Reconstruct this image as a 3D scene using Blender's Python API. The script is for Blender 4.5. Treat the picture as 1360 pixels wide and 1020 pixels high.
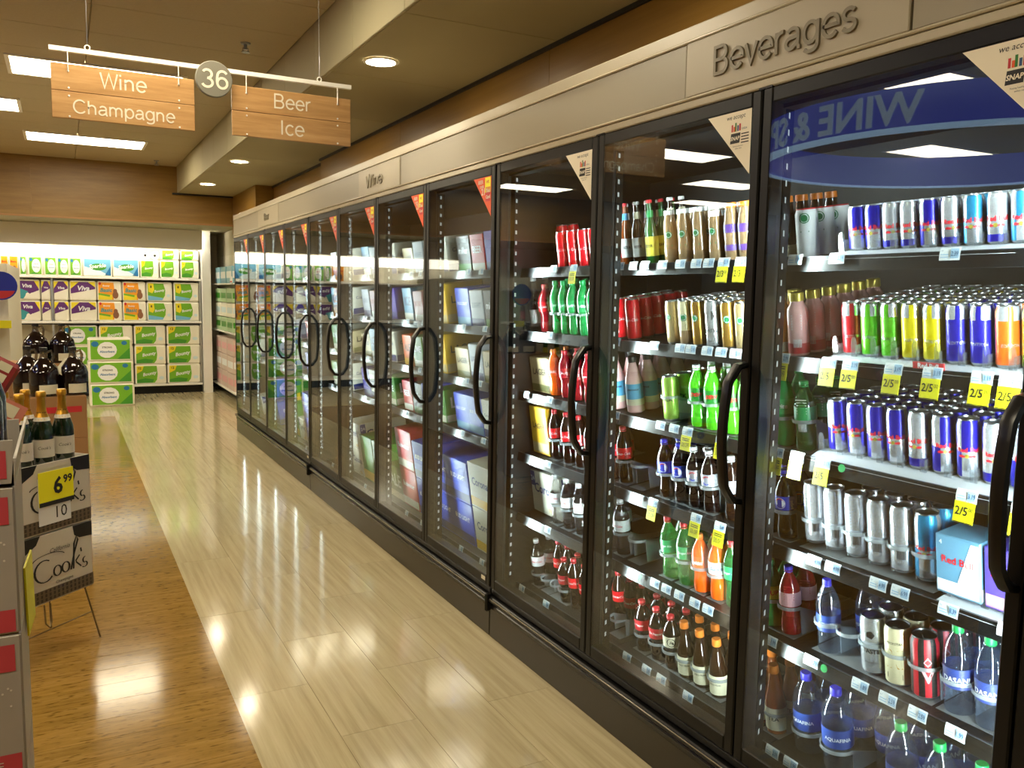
import bpy, math, random
from math import pi, sin, cos
from mathutils import Vector, Matrix
random.seed(7)
SC = bpy.context.scene
COL = SC.collection
for o in list(bpy.data.objects):
    bpy.data.objects.remove(o)

# ------------------------------------------------------------------ camera
cam = bpy.data.cameras.new('camera')
cam.sensor_width = 36.0
cam.lens = 1117.0 * 36.0 / 1360.0
cam.clip_start = 0.05
cam.clip_end = 100
co = bpy.data.objects.new('camera', cam)
COL.objects.link(co)
Rt = Vector((0.88237527, -0.47024414, 0.01686239))
Up = Vector((0.03473951, 0.10084014, 0.99429595))
Fw = Vector((0.46926224, 0.87675636, -0.10531489))
co.matrix_world = Matrix(((Rt.x, Up.x, -Fw.x, 0), (Rt.y, Up.y, -Fw.y, 0), (Rt.z, Up.z, -Fw.z, 1.5813), (0, 0, 0, 1)))
SC.camera = co

# ------------------------------------------------------------------ world, exposure
wd = bpy.data.worlds.new('world')
SC.world = wd
wd.use_nodes = True
wd.node_tree.nodes['Background'].inputs[0].default_value = (1.0, 0.80, 0.55, 1)
wd.node_tree.nodes['Background'].inputs[1].default_value = 0.05
SC.view_settings.view_transform = 'Standard'
SC.view_settings.look = 'None'
SC.view_settings.gamma = 1
SC.view_settings.use_curve_mapping = False
SC.view_settings.exposure = 0.85
SC.cycles.use_denoising = True
SC.cycles.max_bounces = 10
SC.cycles.diffuse_bounces = 4
SC.cycles.glossy_bounces = 5
SC.cycles.transparent_max_bounces = 24
SC.cycles.caustics_reflective = False
SC.cycles.caustics_refractive = False
SC.cycles.sample_clamp_indirect = 6.0
K_TROFFER = 13.0     # ceiling troffers
K_CAN = 60.0         # recessed downlights
K_LED = 7.6         # watts of each mullion light strip
K_SHELF = 2.2        # lit canopy over the paper goods
WARM = (1.0, 0.875, 0.63)
COOL = (0.86, 0.95, 1.0)

# ------------------------------------------------------------------ materials
MATS = {}
def C(h):
    if not isinstance(h, str):
        return tuple(h) + (1,)
    r = [int(h[i:i + 2], 16) / 255 for i in (0, 2, 4)]
    return tuple(c / 12.92 if c <= .04045 else ((c + .055) / 1.055) ** 2.4 for c in r) + (1,)

def base(name):
    m = bpy.data.materials.new(name)
    m.use_nodes = True
    MATS[name] = m
    return m, m.node_tree.nodes, m.node_tree.links, m.node_tree.nodes['Principled BSDF']

def mat(name, col='808080', rough=.5, metal=0., coat=0., emit=None, k=0., vary=0., scale=20., bump=0., spec=.5):
    """principled surface with a little procedural variation"""
    if name in MATS:
        return MATS[name]
    m, N, L, b = base(name)
    b.inputs['Base Color'].default_value = C(col)
    b.inputs['Roughness'].default_value = rough
    b.inputs['Metallic'].default_value = metal
    b.inputs['Coat Weight'].default_value = coat
    b.inputs['Coat Roughness'].default_value = .06
    b.inputs['Specular IOR Level'].default_value = spec
    if emit is not None:
        b.inputs['Emission Color'].default_value = C(emit)
        b.inputs['Emission Strength'].default_value = k
    if vary or bump:
        tc = N.new('ShaderNodeTexCoord')
        nz = N.new('ShaderNodeTexNoise')
        nz.inputs['Scale'].default_value = scale
        nz.inputs['Detail'].default_value = 4
        L.new(tc.outputs['Object'], nz.inputs['Vector'])
        if vary:
            mx = N.new('ShaderNodeMix')
            mx.data_type = 'RGBA'
            c = C(col)
            mx.inputs[6].default_value = tuple(x * (1 - vary) for x in c[:3]) + (1,)
            mx.inputs[7].default_value = tuple(min(1, x * (1 + vary)) for x in c[:3]) + (1,)
            L.new(nz.outputs[0], mx.inputs[0])
            L.new(mx.outputs[2], b.inputs['Base Color'])
        if bump:
            bp = N.new('ShaderNodeBump')
            bp.inputs['Strength'].default_value = bump
            bp.inputs['Distance'].default_value = .01
            L.new(nz.outputs[0], bp.inputs['Height'])
            L.new(bp.outputs[0], b.inputs['Normal'])
    return m

def thin(name, tint='ffffff', f0=.05, rough=0., body=0., bodycol='ffffff'):
    """clear sheet: Schlick reflection over a see-through tint, optional milky body"""
    if name in MATS:
        return MATS[name]
    m, N, L, b = base(name)
    N.remove(b)
    out = N['Material Output']
    g = N.new('ShaderNodeNewGeometry')
    d = N.new('ShaderNodeVectorMath'); d.operation = 'DOT_PRODUCT'
    L.new(g.outputs['Incoming'], d.inputs[0]); L.new(g.outputs['Normal'], d.inputs[1])
    def mth(op, a, bb):
        n = N.new('ShaderNodeMath'); n.operation = op; n.use_clamp = op != 'POWER'
        for i, x in enumerate((a, bb)):
            if x is None: continue
            if isinstance(x, (int, float)): n.inputs[i].default_value = x
            else: L.new(x, n.inputs[i])
        return n.outputs[0]
    ab = mth('ABSOLUTE', d.outputs['Value'], None)
    inv = mth('SUBTRACT', 1., ab)
    p5 = mth('POWER', inv, 5.)
    fr = mth('ADD', mth('MULTIPLY', p5, 1 - f0), f0)
    tr = N.new('ShaderNodeBsdfTransparent'); tr.inputs[0].default_value = C(tint)
    src = tr.outputs[0]
    if body:
        df = N.new('ShaderNodeBsdfDiffuse'); df.inputs[0].default_value = C(bodycol)
        tl = N.new('ShaderNodeBsdfTranslucent'); tl.inputs[0].default_value = C(bodycol)
        m1 = N.new('ShaderNodeMixShader'); m1.inputs[0].default_value = .5
        L.new(df.outputs[0], m1.inputs[1]); L.new(tl.outputs[0], m1.inputs[2])
        m2 = N.new('ShaderNodeMixShader'); m2.inputs[0].default_value = body
        L.new(src, m2.inputs[1]); L.new(m1.outputs[0], m2.inputs[2])
        src = m2.outputs[0]
    gl = N.new('ShaderNodeBsdfGlossy'); gl.inputs['Roughness'].default_value = rough
    ms = N.new('ShaderNodeMixShader')
    L.new(fr, ms.inputs[0]); L.new(src, ms.inputs[1]); L.new(gl.outputs[0], ms.inputs[2])
    L.new(ms.outputs[0], out.inputs[0])
    return m

def streaks(name, c0, c1, c2, stretch, scale, rough, spots=None, bump=.02, island=.25, wav=0., spec=.5):
    """grained board or vinyl: noise stretched along one axis, tone shift from board to board"""
    m, N, L, b = base(name)
    tc = N.new('ShaderNodeTexCoord')
    mp = N.new('ShaderNodeMapping'); mp.inputs['Scale'].default_value = stretch
    oi = N.new('ShaderNodeObjectInfo')
    ad = N.new('ShaderNodeVectorMath'); ad.operation = 'ADD'
    ml = N.new('ShaderNodeVectorMath'); ml.operation = 'SCALE'
    L.new(oi.outputs['Location'], ml.inputs[0]); ml.inputs['Scale'].default_value = 3.1
    L.new(tc.outputs['Object'], ad.inputs[0]); L.new(ml.outputs[0], ad.inputs[1])
    L.new(ad.outputs[0], mp.inputs[0])
    nz = N.new('ShaderNodeTexNoise'); nz.inputs['Scale'].default_value = scale; nz.inputs['Detail'].default_value = 6
    nz.inputs['Roughness'].default_value = .65
    L.new(mp.outputs[0], nz.inputs['Vector'])
    cr = N.new('ShaderNodeValToRGB')
    e = cr.color_ramp.elements
    e[0].position = .3; e[0].color = C(c0); e[1].position = .7; e[1].color = C(c2)
    x = e.new(.5); x.color = C(c1)
    L.new(nz.outputs[0], cr.inputs[0])
    col = cr.outputs[0]
    if spots:
        n2 = N.new('ShaderNodeTexNoise'); n2.inputs['Scale'].default_value = spots[1]; n2.inputs['Detail'].default_value = 2
        m2 = N.new('ShaderNodeMapping'); m2.inputs['Scale'].default_value = spots[2]
        L.new(ad.outputs[0], m2.inputs[0]); L.new(m2.outputs[0], n2.inputs['Vector'])
        r2 = N.new('ShaderNodeValToRGB'); r2.color_ramp.elements[0].position = spots[3]; r2.color_ramp.elements[1].position = spots[3] + .1
        L.new(n2.outputs[0], r2.inputs[0])
        mx = N.new('ShaderNodeMix'); mx.data_type = 'RGBA'
        L.new(r2.outputs[0], mx.inputs[0]); L.new(col, mx.inputs[6]); mx.inputs[7].default_value = C(spots[0])
        col = mx.outputs[2]
    hs = N.new('ShaderNodeHueSaturation')
    mr = N.new('ShaderNodeMapRange'); mr.inputs['To Min'].default_value = 1 - island / 2; mr.inputs['To Max'].default_value = 1 + island / 2
    L.new(oi.outputs['Random'], mr.inputs[0]); L.new(mr.outputs[0], hs.inputs['Value']); L.new(col, hs.inputs['Color'])
    L.new(hs.outputs[0], b.inputs['Base Color'])
    b.inputs['Roughness'].default_value = rough
    b.inputs['Specular IOR Level'].default_value = spec
    bp = N.new('ShaderNodeBump'); bp.inputs['Strength'].default_value = bump; bp.inputs['Distance'].default_value = .004
    L.new(nz.outputs[0], bp.inputs['Height'])
    nrm = bp.outputs[0]
    if wav:
        n3 = N.new('ShaderNodeTexNoise'); n3.inputs['Scale'].default_value = 9; n3.inputs['Detail'].default_value = 2
        L.new(ad.outputs[0], n3.inputs['Vector'])
        b3 = N.new('ShaderNodeBump'); b3.inputs['Strength'].default_value = wav; b3.inputs['Distance'].default_value = .01
        L.new(n3.outputs[0], b3.inputs['Height']); L.new(nrm, b3.inputs['Normal'])
        nrm = b3.outputs[0]
    L.new(nrm, b.inputs['Normal'])
    return m

mat('black', '0b0a08', .4, spec=.3); mat('black_gloss', '0a0908', .3, spec=.4); mat('gasket', '050505', .6)
mat('liner', '1c1b1a', .5, vary=.15); mat('kick', '2e281f', .32, vary=.2, scale=6); mat('bumper', '1b1917', .25)
mat('steel', 'c8c8c8', .2, metal=1); mat('white', 'e8e6e0', .5); mat('paper', 'f0eee6', .6); mat('offwhite', 'd8d0bc', .6)
mat('fascia', '9c9480', .35, vary=.03, scale=2); mat('fascia_trim', 'b8af98', .28); mat('fascia_sign', 'aea58f', .35)
mat('letter', '7f7762', .4); mat('ceiling', 'b5a88c', .85, vary=.05, scale=40, bump=.15); mat('soffit', 'a39b7c', .75, vary=.04, scale=3)
mat('wall', 'cfc6b0', .7, vary=.03, scale=3); mat('dark', '1c1a18', .5); mat('alu', 'b9bcc0', .28, metal=1); mat('alu_dark', '8d9094', .3, metal=1)
mat('rail', '0b0b0c', .3, spec=.4); mat('rail_shine', '484b4f', .3, metal=.6); mat('shelf_black', '0c0c0d', .45, spec=.3); mat('rack_grey', 'b9bcc2', .4)
mat('troffer', 'ffffff', .5, emit=WARM, k=K_TROFFER); mat('canlight', 'ffffff', .5, emit=(1, .86, .62), k=K_CAN)
mat('led', '9a9a98', .5, emit=COOL, k=.35); mat('canopy_light', 'ffffff', .5, emit=(1, .93, .76), k=K_SHELF)
mat('yellow', 'f2ea12', .5); mat('tag_white', 'eef2f6', .5); mat('tag_blue', 'a9cbe8', .5); mat('ink_blue', '27507e', .5); mat('ink', '14120f', .5)
mat('red', 'c41220', .35, coat=.3); mat('redpack', 'c72b33', .5); mat('green_print', '5fa321', .45); mat('green_dark', '2c7a26', .45)
mat('orange', 'e8590c', .35, coat=.3); mat('brass', 'b98a35', .3, metal=1); mat('gold_foil', 'd3a03c', .32, metal=1)
mat('cardboard', 'a0764a', .75, vary=.1, scale=8); mat('poster_orange', 'e0501c', .5); mat('sticker_cream', 'efe6cf', .5)
thin('door_glass', 'e2e8e4', .075); thin('pet_clear', 'dfe9f2', .09, .03, .04, 'cfe0f0'); thin('rack_clear', 'eef2f5', .10, .02, .06)
thin('glide', 'e8ecee', .06, .15, .45, 'd5dade')
streaks('wood_floor', '7f6128', '8f6e31', '9d7b3f', (1.2, 14, 1), 3.2, .12, ('664a1a', 9, (2.0, 9, 1), .575), .03, .14, .03, .35)
streaks('vinyl', 'a89a76', 'baac88', 'c5b894', (9, .3, 1), 4, .11, None, .02, .07, .04)
streaks('wood_panel', '7d5c20', '896728', '957233', (1, .4, 9), 1.6, .38, None, .02, .10)
streaks('wood_sign', '9c7444', 'ad8452', 'ba9463', (1.2, 1, 16), 2.6, .45, None, .02, .05)

# ------------------------------------------------------------------ mesh builder
TXT = {}
def text_geo(s, bold=0.):
    if (s, bold) not in TXT:
        cu = bpy.data.curves.new('t', 'FONT')
        cu.body = s; cu.size = 1; cu.resolution_u = 2; cu.offset = bold
        ob = bpy.data.objects.new('t', cu)
        COL.objects.link(ob)
        me = bpy.data.meshes.new_from_object(ob.evaluated_get(bpy.context.evaluated_depsgraph_get()))
        vs = [tuple(v.co) for v in me.vertices]; fs = [tuple(p.vertices) for p in me.polygons]
        bpy.data.objects.remove(ob); bpy.data.curves.remove(cu); bpy.data.meshes.remove(me)
        x0 = min(v[0] for v in vs); x1 = max(v[0] for v in vs); y0 = min(v[1] for v in vs); y1 = max(v[1] for v in vs)
        TXT[(s, bold)] = ([(v[0] - (x0 + x1) / 2, v[1] - (y0 + y1) / 2) for v in vs], fs, x1 - x0, y1 - y0)
    return TXT[(s, bold)]

PREP = [('00', 0.0), ('1.79', 0.01), ('1.89', 0.01), ('1.99', 0.01), ('10', 0.0), ('10.99', 0.01), ('12', 0.03), ('2.09', 0.01), ('2.19', 0.01), ('2.29', 0.01), ('2.39', 0.01), ('2.59', 0.01), ('2.99', 0.01), ('2/3', 0.012), ('2/5', 0.012), ('21', 0.02), ('24', 0.0), ('3.19', 0.01), ('4', 0.0), ('4.99', 0.01), ('50% OFF', 0.0), ('6', 0.03), ('6.99', 0.01), ('7.99', 0.01), ('7UP', 0.03), ('8', 0.03), ('8.39', 0.01), ('8.99', 0.01), ('9.99', 0.01), ('99', 0.03), ('A', 0.0), ('ALE', 0.02), ('AQUAFINA', 0.01), ('Absorbent', 0.03), ('BEER', 0.02), ('BUBBLY', 0.0), ('BUD LIGHT', 0.02), ('Basic', 0.03), ('Bounty', 0.03), ('Budweiser', 0.02), ('California', 0.0), ('Card', 0.03), ('Champagne', 0.0), ('Cherry', 0.02), ('Coca-Cola', 0.01), ('Coca-Cola', 0.02), ('Coke', 0.02), ("Cook's", 0.0), ('Corona', 0.02), ('Corona Light', 0.02), ('DASANI', 0.01), ('DEW', 0.05), ('DOREE', 0.0), ('Diet Coke', 0.02), ('Dr Pepper', 0.02), ('EDITION', 0.0), ('GOLD PEAK', 0.02), ('Ginger Ale', 0.02), ('ICE', 0.02), ('KICK', 0.02), ('LAGER', 0.02), ('LEMONADE', 0.03), ('LIGHT', 0.02), ('LIME', 0.02), ('OF MONSTER', 0.0), ('OVER', 0.02), ('Putting healthy food', 0.0), ('ROCKSTAR', 0.02), ('ROSE', 0.02), ('Red Bull', 0.02), ('Red Bull', 0.03), ('SNAP', 0.03), ('SPARKLING WINE', 0.0), ('STRONG', 0.03), ('Sparkle', 0.03), ('Sprite', 0.02), ('Sunkist', 0.03), ('TASTE', 0.02), ('TASTE', 0.03), ('TEA', 0.02), ('TV', 0.0), ('USDA', 0.0), ('V', 0.05), ('Viva', 0.03), ('WE', 0.02), ('WINE & SPIRITS', 0.02), ('You', 0.03), ('miller', 0.02), ('pepsi', 0.01), ('we accept', 0.0), ('within reach', 0.0)]
for a_, b_ in PREP: text_geo(a_, b_)      # glyph outlines are made while the scene is still small
def _arc(cx, cy, rx, ry, a0, a1, n=12):
    return [(cx + rx * cos(a0 + (a1 - a0) * i / n), cy + ry * sin(a0 + (a1 - a0) * i / n)) for i in range(n + 1)]
GLY = {  # monoline grotesque letters: strokes, advance
    'W': ([[(0.02, .72), (.2, 0), (.4, .70), (.6, 0), (.78, .72)]], .84), 'i': ([[(.07, 0), (.07, .52)], [(.07, .63), (.07, .72)]], .22),
    'n': ([[(.07, 0), (.07, .52)], [(.07, .33)] + _arc(.24, .31, .17, .18, pi, 0) + [(.41, 0)]], .54), 'I': ([[(.09, 0), (.09, .72)]], .25),
    'm': ([[(.07, 0), (.07, .52)], [(.07, .33)] + _arc(.22, .33, .15, .16, pi, 0) + [(.37, 0)], [(.37, .33)] + _arc(.52, .33, .15, .16, pi, 0) + [(.67, 0)]], .80),
    'h': ([[(.07, 0), (.07, .72)], [(.07, .33)] + _arc(.24, .31, .17, .18, pi, 0) + [(.41, 0)]], .54),
    'e': ([[(.04, .27)] + [(.47, .27)] + _arc(.26, .26, .21, .25, .1, 5.6, 18)], .54), 'c': ([_arc(.26, .26, .21, .25, .75, 5.5, 16)], .5),
    'a': ([_arc(.25, .36, .16, .14, 2.7, 0) + [(.41, .08), (.44, .02), (.49, .02)], [(.41, .30), (.25, .28)] + _arc(.2, .15, .15, .13, 1.6, 5.2, 12) + [(.41, .14)]], .54),
    'g': ([_arc(.25, .27, .2, .24, 0, 6.283, 20), [(.46, .52), (.46, -.04)] + _arc(.26, -.04, .2, .14, 0, -2.6)], .56), 'p': ([[(.07, -.2), (.07, .52)], _arc(.28, .26, .2, .25, 0, 6.283, 20)], .56),
    'C': ([_arc(.36, .36, .31, .35, .7, 5.6, 20)], .72), 'B': ([[(.36, .37), (.08, .37), (.08, .71), (.34, .71)] + _arc(.34, .54, .16, .17, pi / 2, -pi / 2), [(.08, .37), (.08, .01), (.36, .01)] + _arc(.36, .19, .18, .18, -pi / 2, pi / 2)], .64),
    'r': ([[(.07, 0), (.07, .52)], [(.07, .3)] + _arc(.26, .3, .19, .2, pi, 1.4)], .33), 'v': ([[(.03, .52), (.22, .01), (.41, .52)]], .45),
    's': ([_arc(.22, .38, .15, .125, .5, 4.6) + _arc(.22, .135, .17, .125, 1.5, -2.7)], .45),
    '3': ([_arc(.25, .54, .18, .17, 2.7, -1.5) , _arc(.25, .19, .21, .18, 1.6, -2.8)], .54), '6': ([_arc(.31, .22, .2, .21, 0, 6.283, 20), _arc(.32, .50, .2, .21, .55, 2.9) + [(.105, .42), (.1, .30), (.11, .2)]], .58)}
class MB:
    def stroke_text(s, txt, cx, cz, w, m=0, M=None, wt=.082, t=0., hs=1.):
        tot = sum(GLY[c][1] for c in txt); k = w / tot; x0 = cx - w / 2; dz = 0.
        for c in txt:
            for pts in GLY[c][0]:
                dz = .0005 - dz if dz < .0005 else 0.
                P = [(x0 + x * k, cz + (y - .3) * k * hs) for x, y in pts]; hw = wt * k / 2; vs = []
                for i, p in enumerate(P):
                    a = P[max(i - 1, 0)]; b = P[min(i + 1, len(P) - 1)]
                    d1 = Vector((p[0] - a[0], p[1] - a[1])); d2 = Vector((b[0] - p[0], b[1] - p[1]))
                    d1 = (d1 if d1.length else d2).normalized(); d2 = (d2 if d2.length else d1).normalized()
                    d = d1 + d2; d = d.normalized() if d.length > .05 else d1
                    f = min(1.9, 1 / max(.4, d.dot(d1)))
                    vs += [(p[0] - d.y * hw * f, p[1] + d.x * hw * f, t + dz), (p[0] + d.y * hw * f, p[1] - d.x * hw * f, t + dz)]
                n = len(P); fs = [(2 * i, 2 * i + 1, 2 * i + 3, 2 * i + 2) for i in range(n - 1)]
                if t:
                    N2 = len(vs); vs += [(x, y, 0) for x, y, _ in vs]
                    for i in range(n - 1): fs += [(2 * i, 2 * i + 2, N2 + 2 * i + 2, N2 + 2 * i), (2 * i + 3, 2 * i + 1, N2 + 2 * i + 1, N2 + 2 * i + 3)]
                    fs += [(1, 0, N2, N2 + 1), (2 * n - 2, 2 * n - 1, N2 + 2 * n - 1, N2 + 2 * n - 2)]
                s.add(vs, fs, m, M)
            x0 += GLY[c][1] * k
        return s
    def __init__(s): s.v = []; s.f = []; s.m = []
    def add(s, vs, fs, m=0, M=None):
        n = len(s.v)
        s.v += [tuple(M @ Vector(v)) for v in vs] if M else [tuple(v) for v in vs]
        for i, f in enumerate(fs):
            s.f.append(tuple(n + j for j in f)); s.m.append(m[i] if isinstance(m, (list, tuple)) else m)
        return s
    def box(s, a, b, m=0, M=None):
        x0, y0, z0 = a; x1, y1, z1 = b
        return s.add([(x0, y0, z0), (x1, y0, z0), (x1, y1, z0), (x0, y1, z0), (x0, y0, z1), (x1, y0, z1), (x1, y1, z1), (x0, y1, z1)],
                     [(3, 2, 1, 0), (4, 5, 6, 7), (0, 1, 5, 4), (1, 2, 6, 5), (2, 3, 7, 6), (3, 0, 4, 7)], m, M)
    def rbox(s, a, b, c, m=0, M=None):
        """box with chamfered edges"""
        (x0, y0, z0), (x1, y1, z1) = a, b
        X = (x0, x1); Y = (y0, y1); Z = (z0, z1); vs = []; id_ = {}
        for i in (0, 1):
            for j in (0, 1):
                for k in (0, 1):
                    for ax in range(3):
                        p = [X[i], Y[j], Z[k]]; sg = (1 - 2 * i, 1 - 2 * j, 1 - 2 * k)
                        for t in range(3):
                            if t != ax: p[t] += sg[t] * c
                        id_[(i, j, k, ax)] = len(vs); vs.append(p)
        fs = []
        for ax in range(3):
            u, w = (ax + 1) % 3, (ax + 2) % 3
            for e in (0, 1):
                q = []
                for (p, r) in ((0, 0), (1, 0), (1, 1), (0, 1)):
                    t = [0, 0, 0]; t[ax] = e; t[u] = p; t[w] = r; q.append(id_[(*t, ax)])
                fs.append(tuple(q) if e else tuple(q[::-1]))
            for p in (0, 1):
                for r in (0, 1):
                    t0 = [0, 0, 0]; t0[u] = p; t0[w] = r; t1 = list(t0); t1[ax] = 1
                    q = [id_[(*t0, u)], id_[(*t1, u)], id_[(*t1, w)], id_[(*t0, w)]]
                    fs.append(tuple(q) if p == r else tuple(q[::-1]))
        for i in (0, 1):
            for j in (0, 1):
                for k in (0, 1):
                    q = [id_[(i, j, k, t)] for t in range(3)]
                    fs.append(tuple(q) if (i + j + k) % 2 else tuple(q[::-1]))
        return s.add(vs, fs, m, M)
    def lathe(s, prof, n=16, m=0, c=(0, 0, 0), M=None, a0=0., a1=2 * pi):
        full = a1 - a0 > 6.28
        k = n if full else n + 1
        vs = []; fs = []; ms = []
        for r, z in prof:
            for j in range(k):
                t = a0 + (a1 - a0) * j / n
                vs.append((c[0] + r * cos(t), c[1] + r * sin(t), c[2] + z))
        for i in range(len(prof) - 1):
            for j in range(n):
                j2 = (j + 1) % k
                fs.append((i * k + j, i * k + j2, (i + 1) * k + j2, (i + 1) * k + j))
                ms.append(m(i, j) if callable(m) else m)
        return s.add(vs, fs, ms, M)
    def tube(s, pts, r, n=6, m=0, flat=1., M=None):
        P = [Vector(p) for p in pts]; vs = []; fs = []
        for i, p in enumerate(P):
            d = (P[min(i + 1, len(P) - 1)] - P[max(i - 1, 0)]).normalized()
            a = d.cross(Vector((0, 1, 0)) if abs(d.y) < .9 else Vector((1, 0, 0))).normalized(); b = d.cross(a)
            for j in range(n):
                t = 2 * pi * j / n
                vs.append(p + a * cos(t) * r + b * sin(t) * r * flat)
        for i in range(len(P) - 1):
            for j in range(n):
                fs.append((i * n + j, i * n + (j + 1) % n, (i + 1) * n + (j + 1) % n, (i + 1) * n + j))
        fs.append(tuple(range(n))[::-1]); fs.append(tuple(range((len(P) - 1) * n, len(P) * n)))
        return s.add(vs, fs, m, M)
    def poly(s, pts, m=0, M=None, t=0.):
        """flat polygon in local xy; with t an extruded plate"""
        n = len(pts)
        if not t: return s.add([(x, y, 0) for x, y in pts], [tuple(range(n))], m, M)
        return s.add([(x, y, 0) for x, y in pts] + [(x, y, t) for x, y in pts],
                     [tuple(range(n))[::-1], tuple(range(n, 2 * n))] + [(i, (i + 1) % n, n + (i + 1) % n, n + i) for i in range(n)], m, M)
    def disc(s, cx, cy, r, m=0, M=None, n=16, t=0.):
        return s.poly([(cx + r * cos(2 * pi * i / n), cy + r * sin(2 * pi * i / n)) for i in range(n)], m, M, t)
    def text(s, txt, cx, cy, w=None, h=None, m=0, M=None, shear=0., bold=0., rot=0., t=0.):
        vs, fs, W, H = text_geo(txt, bold)
        sc = w / W if w else h / H
        sx = sc; sy = h / H if (w and h) else sc
        out = []
        for x, y in vs:
            x, y = (x + shear * y) * sx, y * sy
            if rot: x, y = x * cos(rot) - y * sin(rot), x * sin(rot) + y * cos(rot)
            out.append((cx + x, cy + y))
        nb = len(out)
        if t:
            ed = {}
            for f in fs:
                for i in range(len(f)):
                    e = (f[i], f[(i + 1) % len(f)])
                    ed[e] = 1
            side = [(a, b, b + nb, a + nb) for (a, b) in ed if (b, a) not in ed]
            return s.add([(x, y, 0) for x, y in out] + [(x, y, t) for x, y in out], [tuple(i + nb for i in f) for f in fs] + side, m, M)
        return s.add([(x, y, 0) for x, y in out], fs, m, M)
    def wrap(s, mb2, r, zc, th=0., tilt=None):
        """bend flat art (local xy) round a cylinder whose front faces -X"""
        vs = []
        for x, y, z in mb2.v:
            a = x / r + th; rr = r + .0006 + z
            vs.append((-rr * cos(a), -rr * sin(a), zc + y))
        return s.add(vs, mb2.f, mb2.m)
    def ribbon(s, pts, w, m=0, M=None):
        vs = []; fs = []
        for i, p in enumerate(pts):
            a = pts[max(i - 1, 0)]; b = pts[min(i + 1, len(pts) - 1)]
            dx, dy = b[0] - a[0], b[1] - a[1]; l = math.hypot(dx, dy) or 1
            ww = w * (.35 + .65 * abs(dy / l) ** 1.5) / 2
            vs += [(p[0] - dy / l * ww, p[1] + dx / l * ww, 0), (p[0] + dy / l * ww, p[1] - dx / l * ww, 0)]
        for i in range(len(pts) - 1):
            fs.append((2 * i, 2 * i + 1, 2 * i + 3, 2 * i + 2))
        return s.add(vs, fs, m, M)
    def mesh(s, name, mats, smooth=True, ang=38):
        me = bpy.data.meshes.new(name)
        me.from_pydata(s.v, [], s.f)
        for x in (mats if isinstance(mats, (list, tuple)) else [mats]):
            me.materials.append(MATS[x] if isinstance(x, str) else x)
        me.polygons.foreach_set('material_index', s.m)
        me.update()
        if smooth:
            me.polygons.foreach_set('use_smooth', [True] * len(s.f))
            me.set_sharp_from_angle(angle=math.radians(ang))
        return me
    def obj(s, name, mats, parent=None, loc=(0, 0, 0), rot=(0, 0, 0), smooth=True, **kw):
        return link(s.mesh(name, mats, smooth), name, parent, loc, rot, **kw)

def link(me, name, parent=None, loc=(0, 0, 0), rot=(0, 0, 0), label=None, cat=None, group=None, kind=None):
    o = bpy.data.objects.new(name, me)
    COL.objects.link(o)
    o.location = loc; o.rotation_euler = rot
    if parent: o.parent = parent
    return tag(o, label, cat, group, kind)

def tag(o, label=None, cat=None, group=None, kind=None):
    if label: o['label'] = label
    if cat: o['category'] = cat
    if group: o['group'] = group
    if kind: o['kind'] = kind
    return o

def thing(name, label, cat, loc=(0, 0, 0), rot=(0, 0, 0), group=None, kind=None):
    return link(None, name, None, loc, rot, label, cat, group, kind)

def TX(x, y, z):   # art on a face turned to -X : right = -Y, up = Z
    return Matrix(((0, 0, -1, x), (-1, 0, 0, y), (0, 1, 0, z), (0, 0, 0, 1)))
def TY(x, y, z):   # art on a face turned to -Y : right = +X, up = Z
    return Matrix(((1, 0, 0, x), (0, 0, -1, y), (0, 1, 0, z), (0, 0, 0, 1)))
def TPX(x, y, z):  # art on a face turned to +X : right = +Y
    return Matrix(((0, 0, 1, x), (1, 0, 0, y), (0, 1, 0, z), (0, 0, 0, 1)))

ORD = ['first', 'second', 'third', 'fourth', 'fifth', 'sixth', 'seventh', 'eighth', 'ninth', 'tenth', 'eleventh', 'twelfth', 'thirteenth', 'fourteenth', 'fifteenth', 'sixteenth', 'seventeenth', 'eighteenth']
def from_left(i, n):
    return 'leftmost' if i == 0 else 'rightmost' if i == n - 1 else ORD[i] + ' from left'

# ------------------------------------------------------------------ the room
DX = 1.7085                       # plane of the cooler doors
def YK(k): return 1.7706 + .8 * k + .01 * ((k >= 2) + (k >= 6))
ZS, ZM = 2.871, 3.22              # lowered and main ceiling
XB = 1.437                        # face of the ceiling step
YW = 12.36                        # timber bulkhead at the far end
XT = .537                         # where wood floor meets vinyl

fl = MB().box((-9, -5, -.1), (4, 15, -.004)).obj('floor', 'wood_floor', kind='structure')
pl = MB().box((0, 0, -.02), (1.2, .1485, 0)).mesh('floor_plank', 'wood_floor')
y = .3
i = 0
while y < 11.3:
    for x in (XT - 1.2, XT - 2.4 + (.6 if False else 0)):
        link(pl, 'floor_plank', fl, (x, y, 0))
    y += .15
tile = MB().box((0, 0, -.02), (.2915, .9125, 0)).mesh('floor_tile', 'vinyl')
for c in range(4):
    y = -.4 - .457 * (c % 2)
    while y < 11.35:
        link(tile, 'floor_tile', fl, (XT + .293 * c, y, 0)); y += .914
y1 = y
for c in (4, 5):
    for r in range(3): link(tile, 'floor_tile', fl, (XT + .293 * c, 11.43 - .914 * (r + 1), 0))
for r in range(4):
    for c in range(-6, 9):
        link(tile, 'floor_tile', fl, (XT + .293 * c, 11.43 + .914 * r - (0 if c < 0 or c > 3 else 0), .0003))

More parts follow.
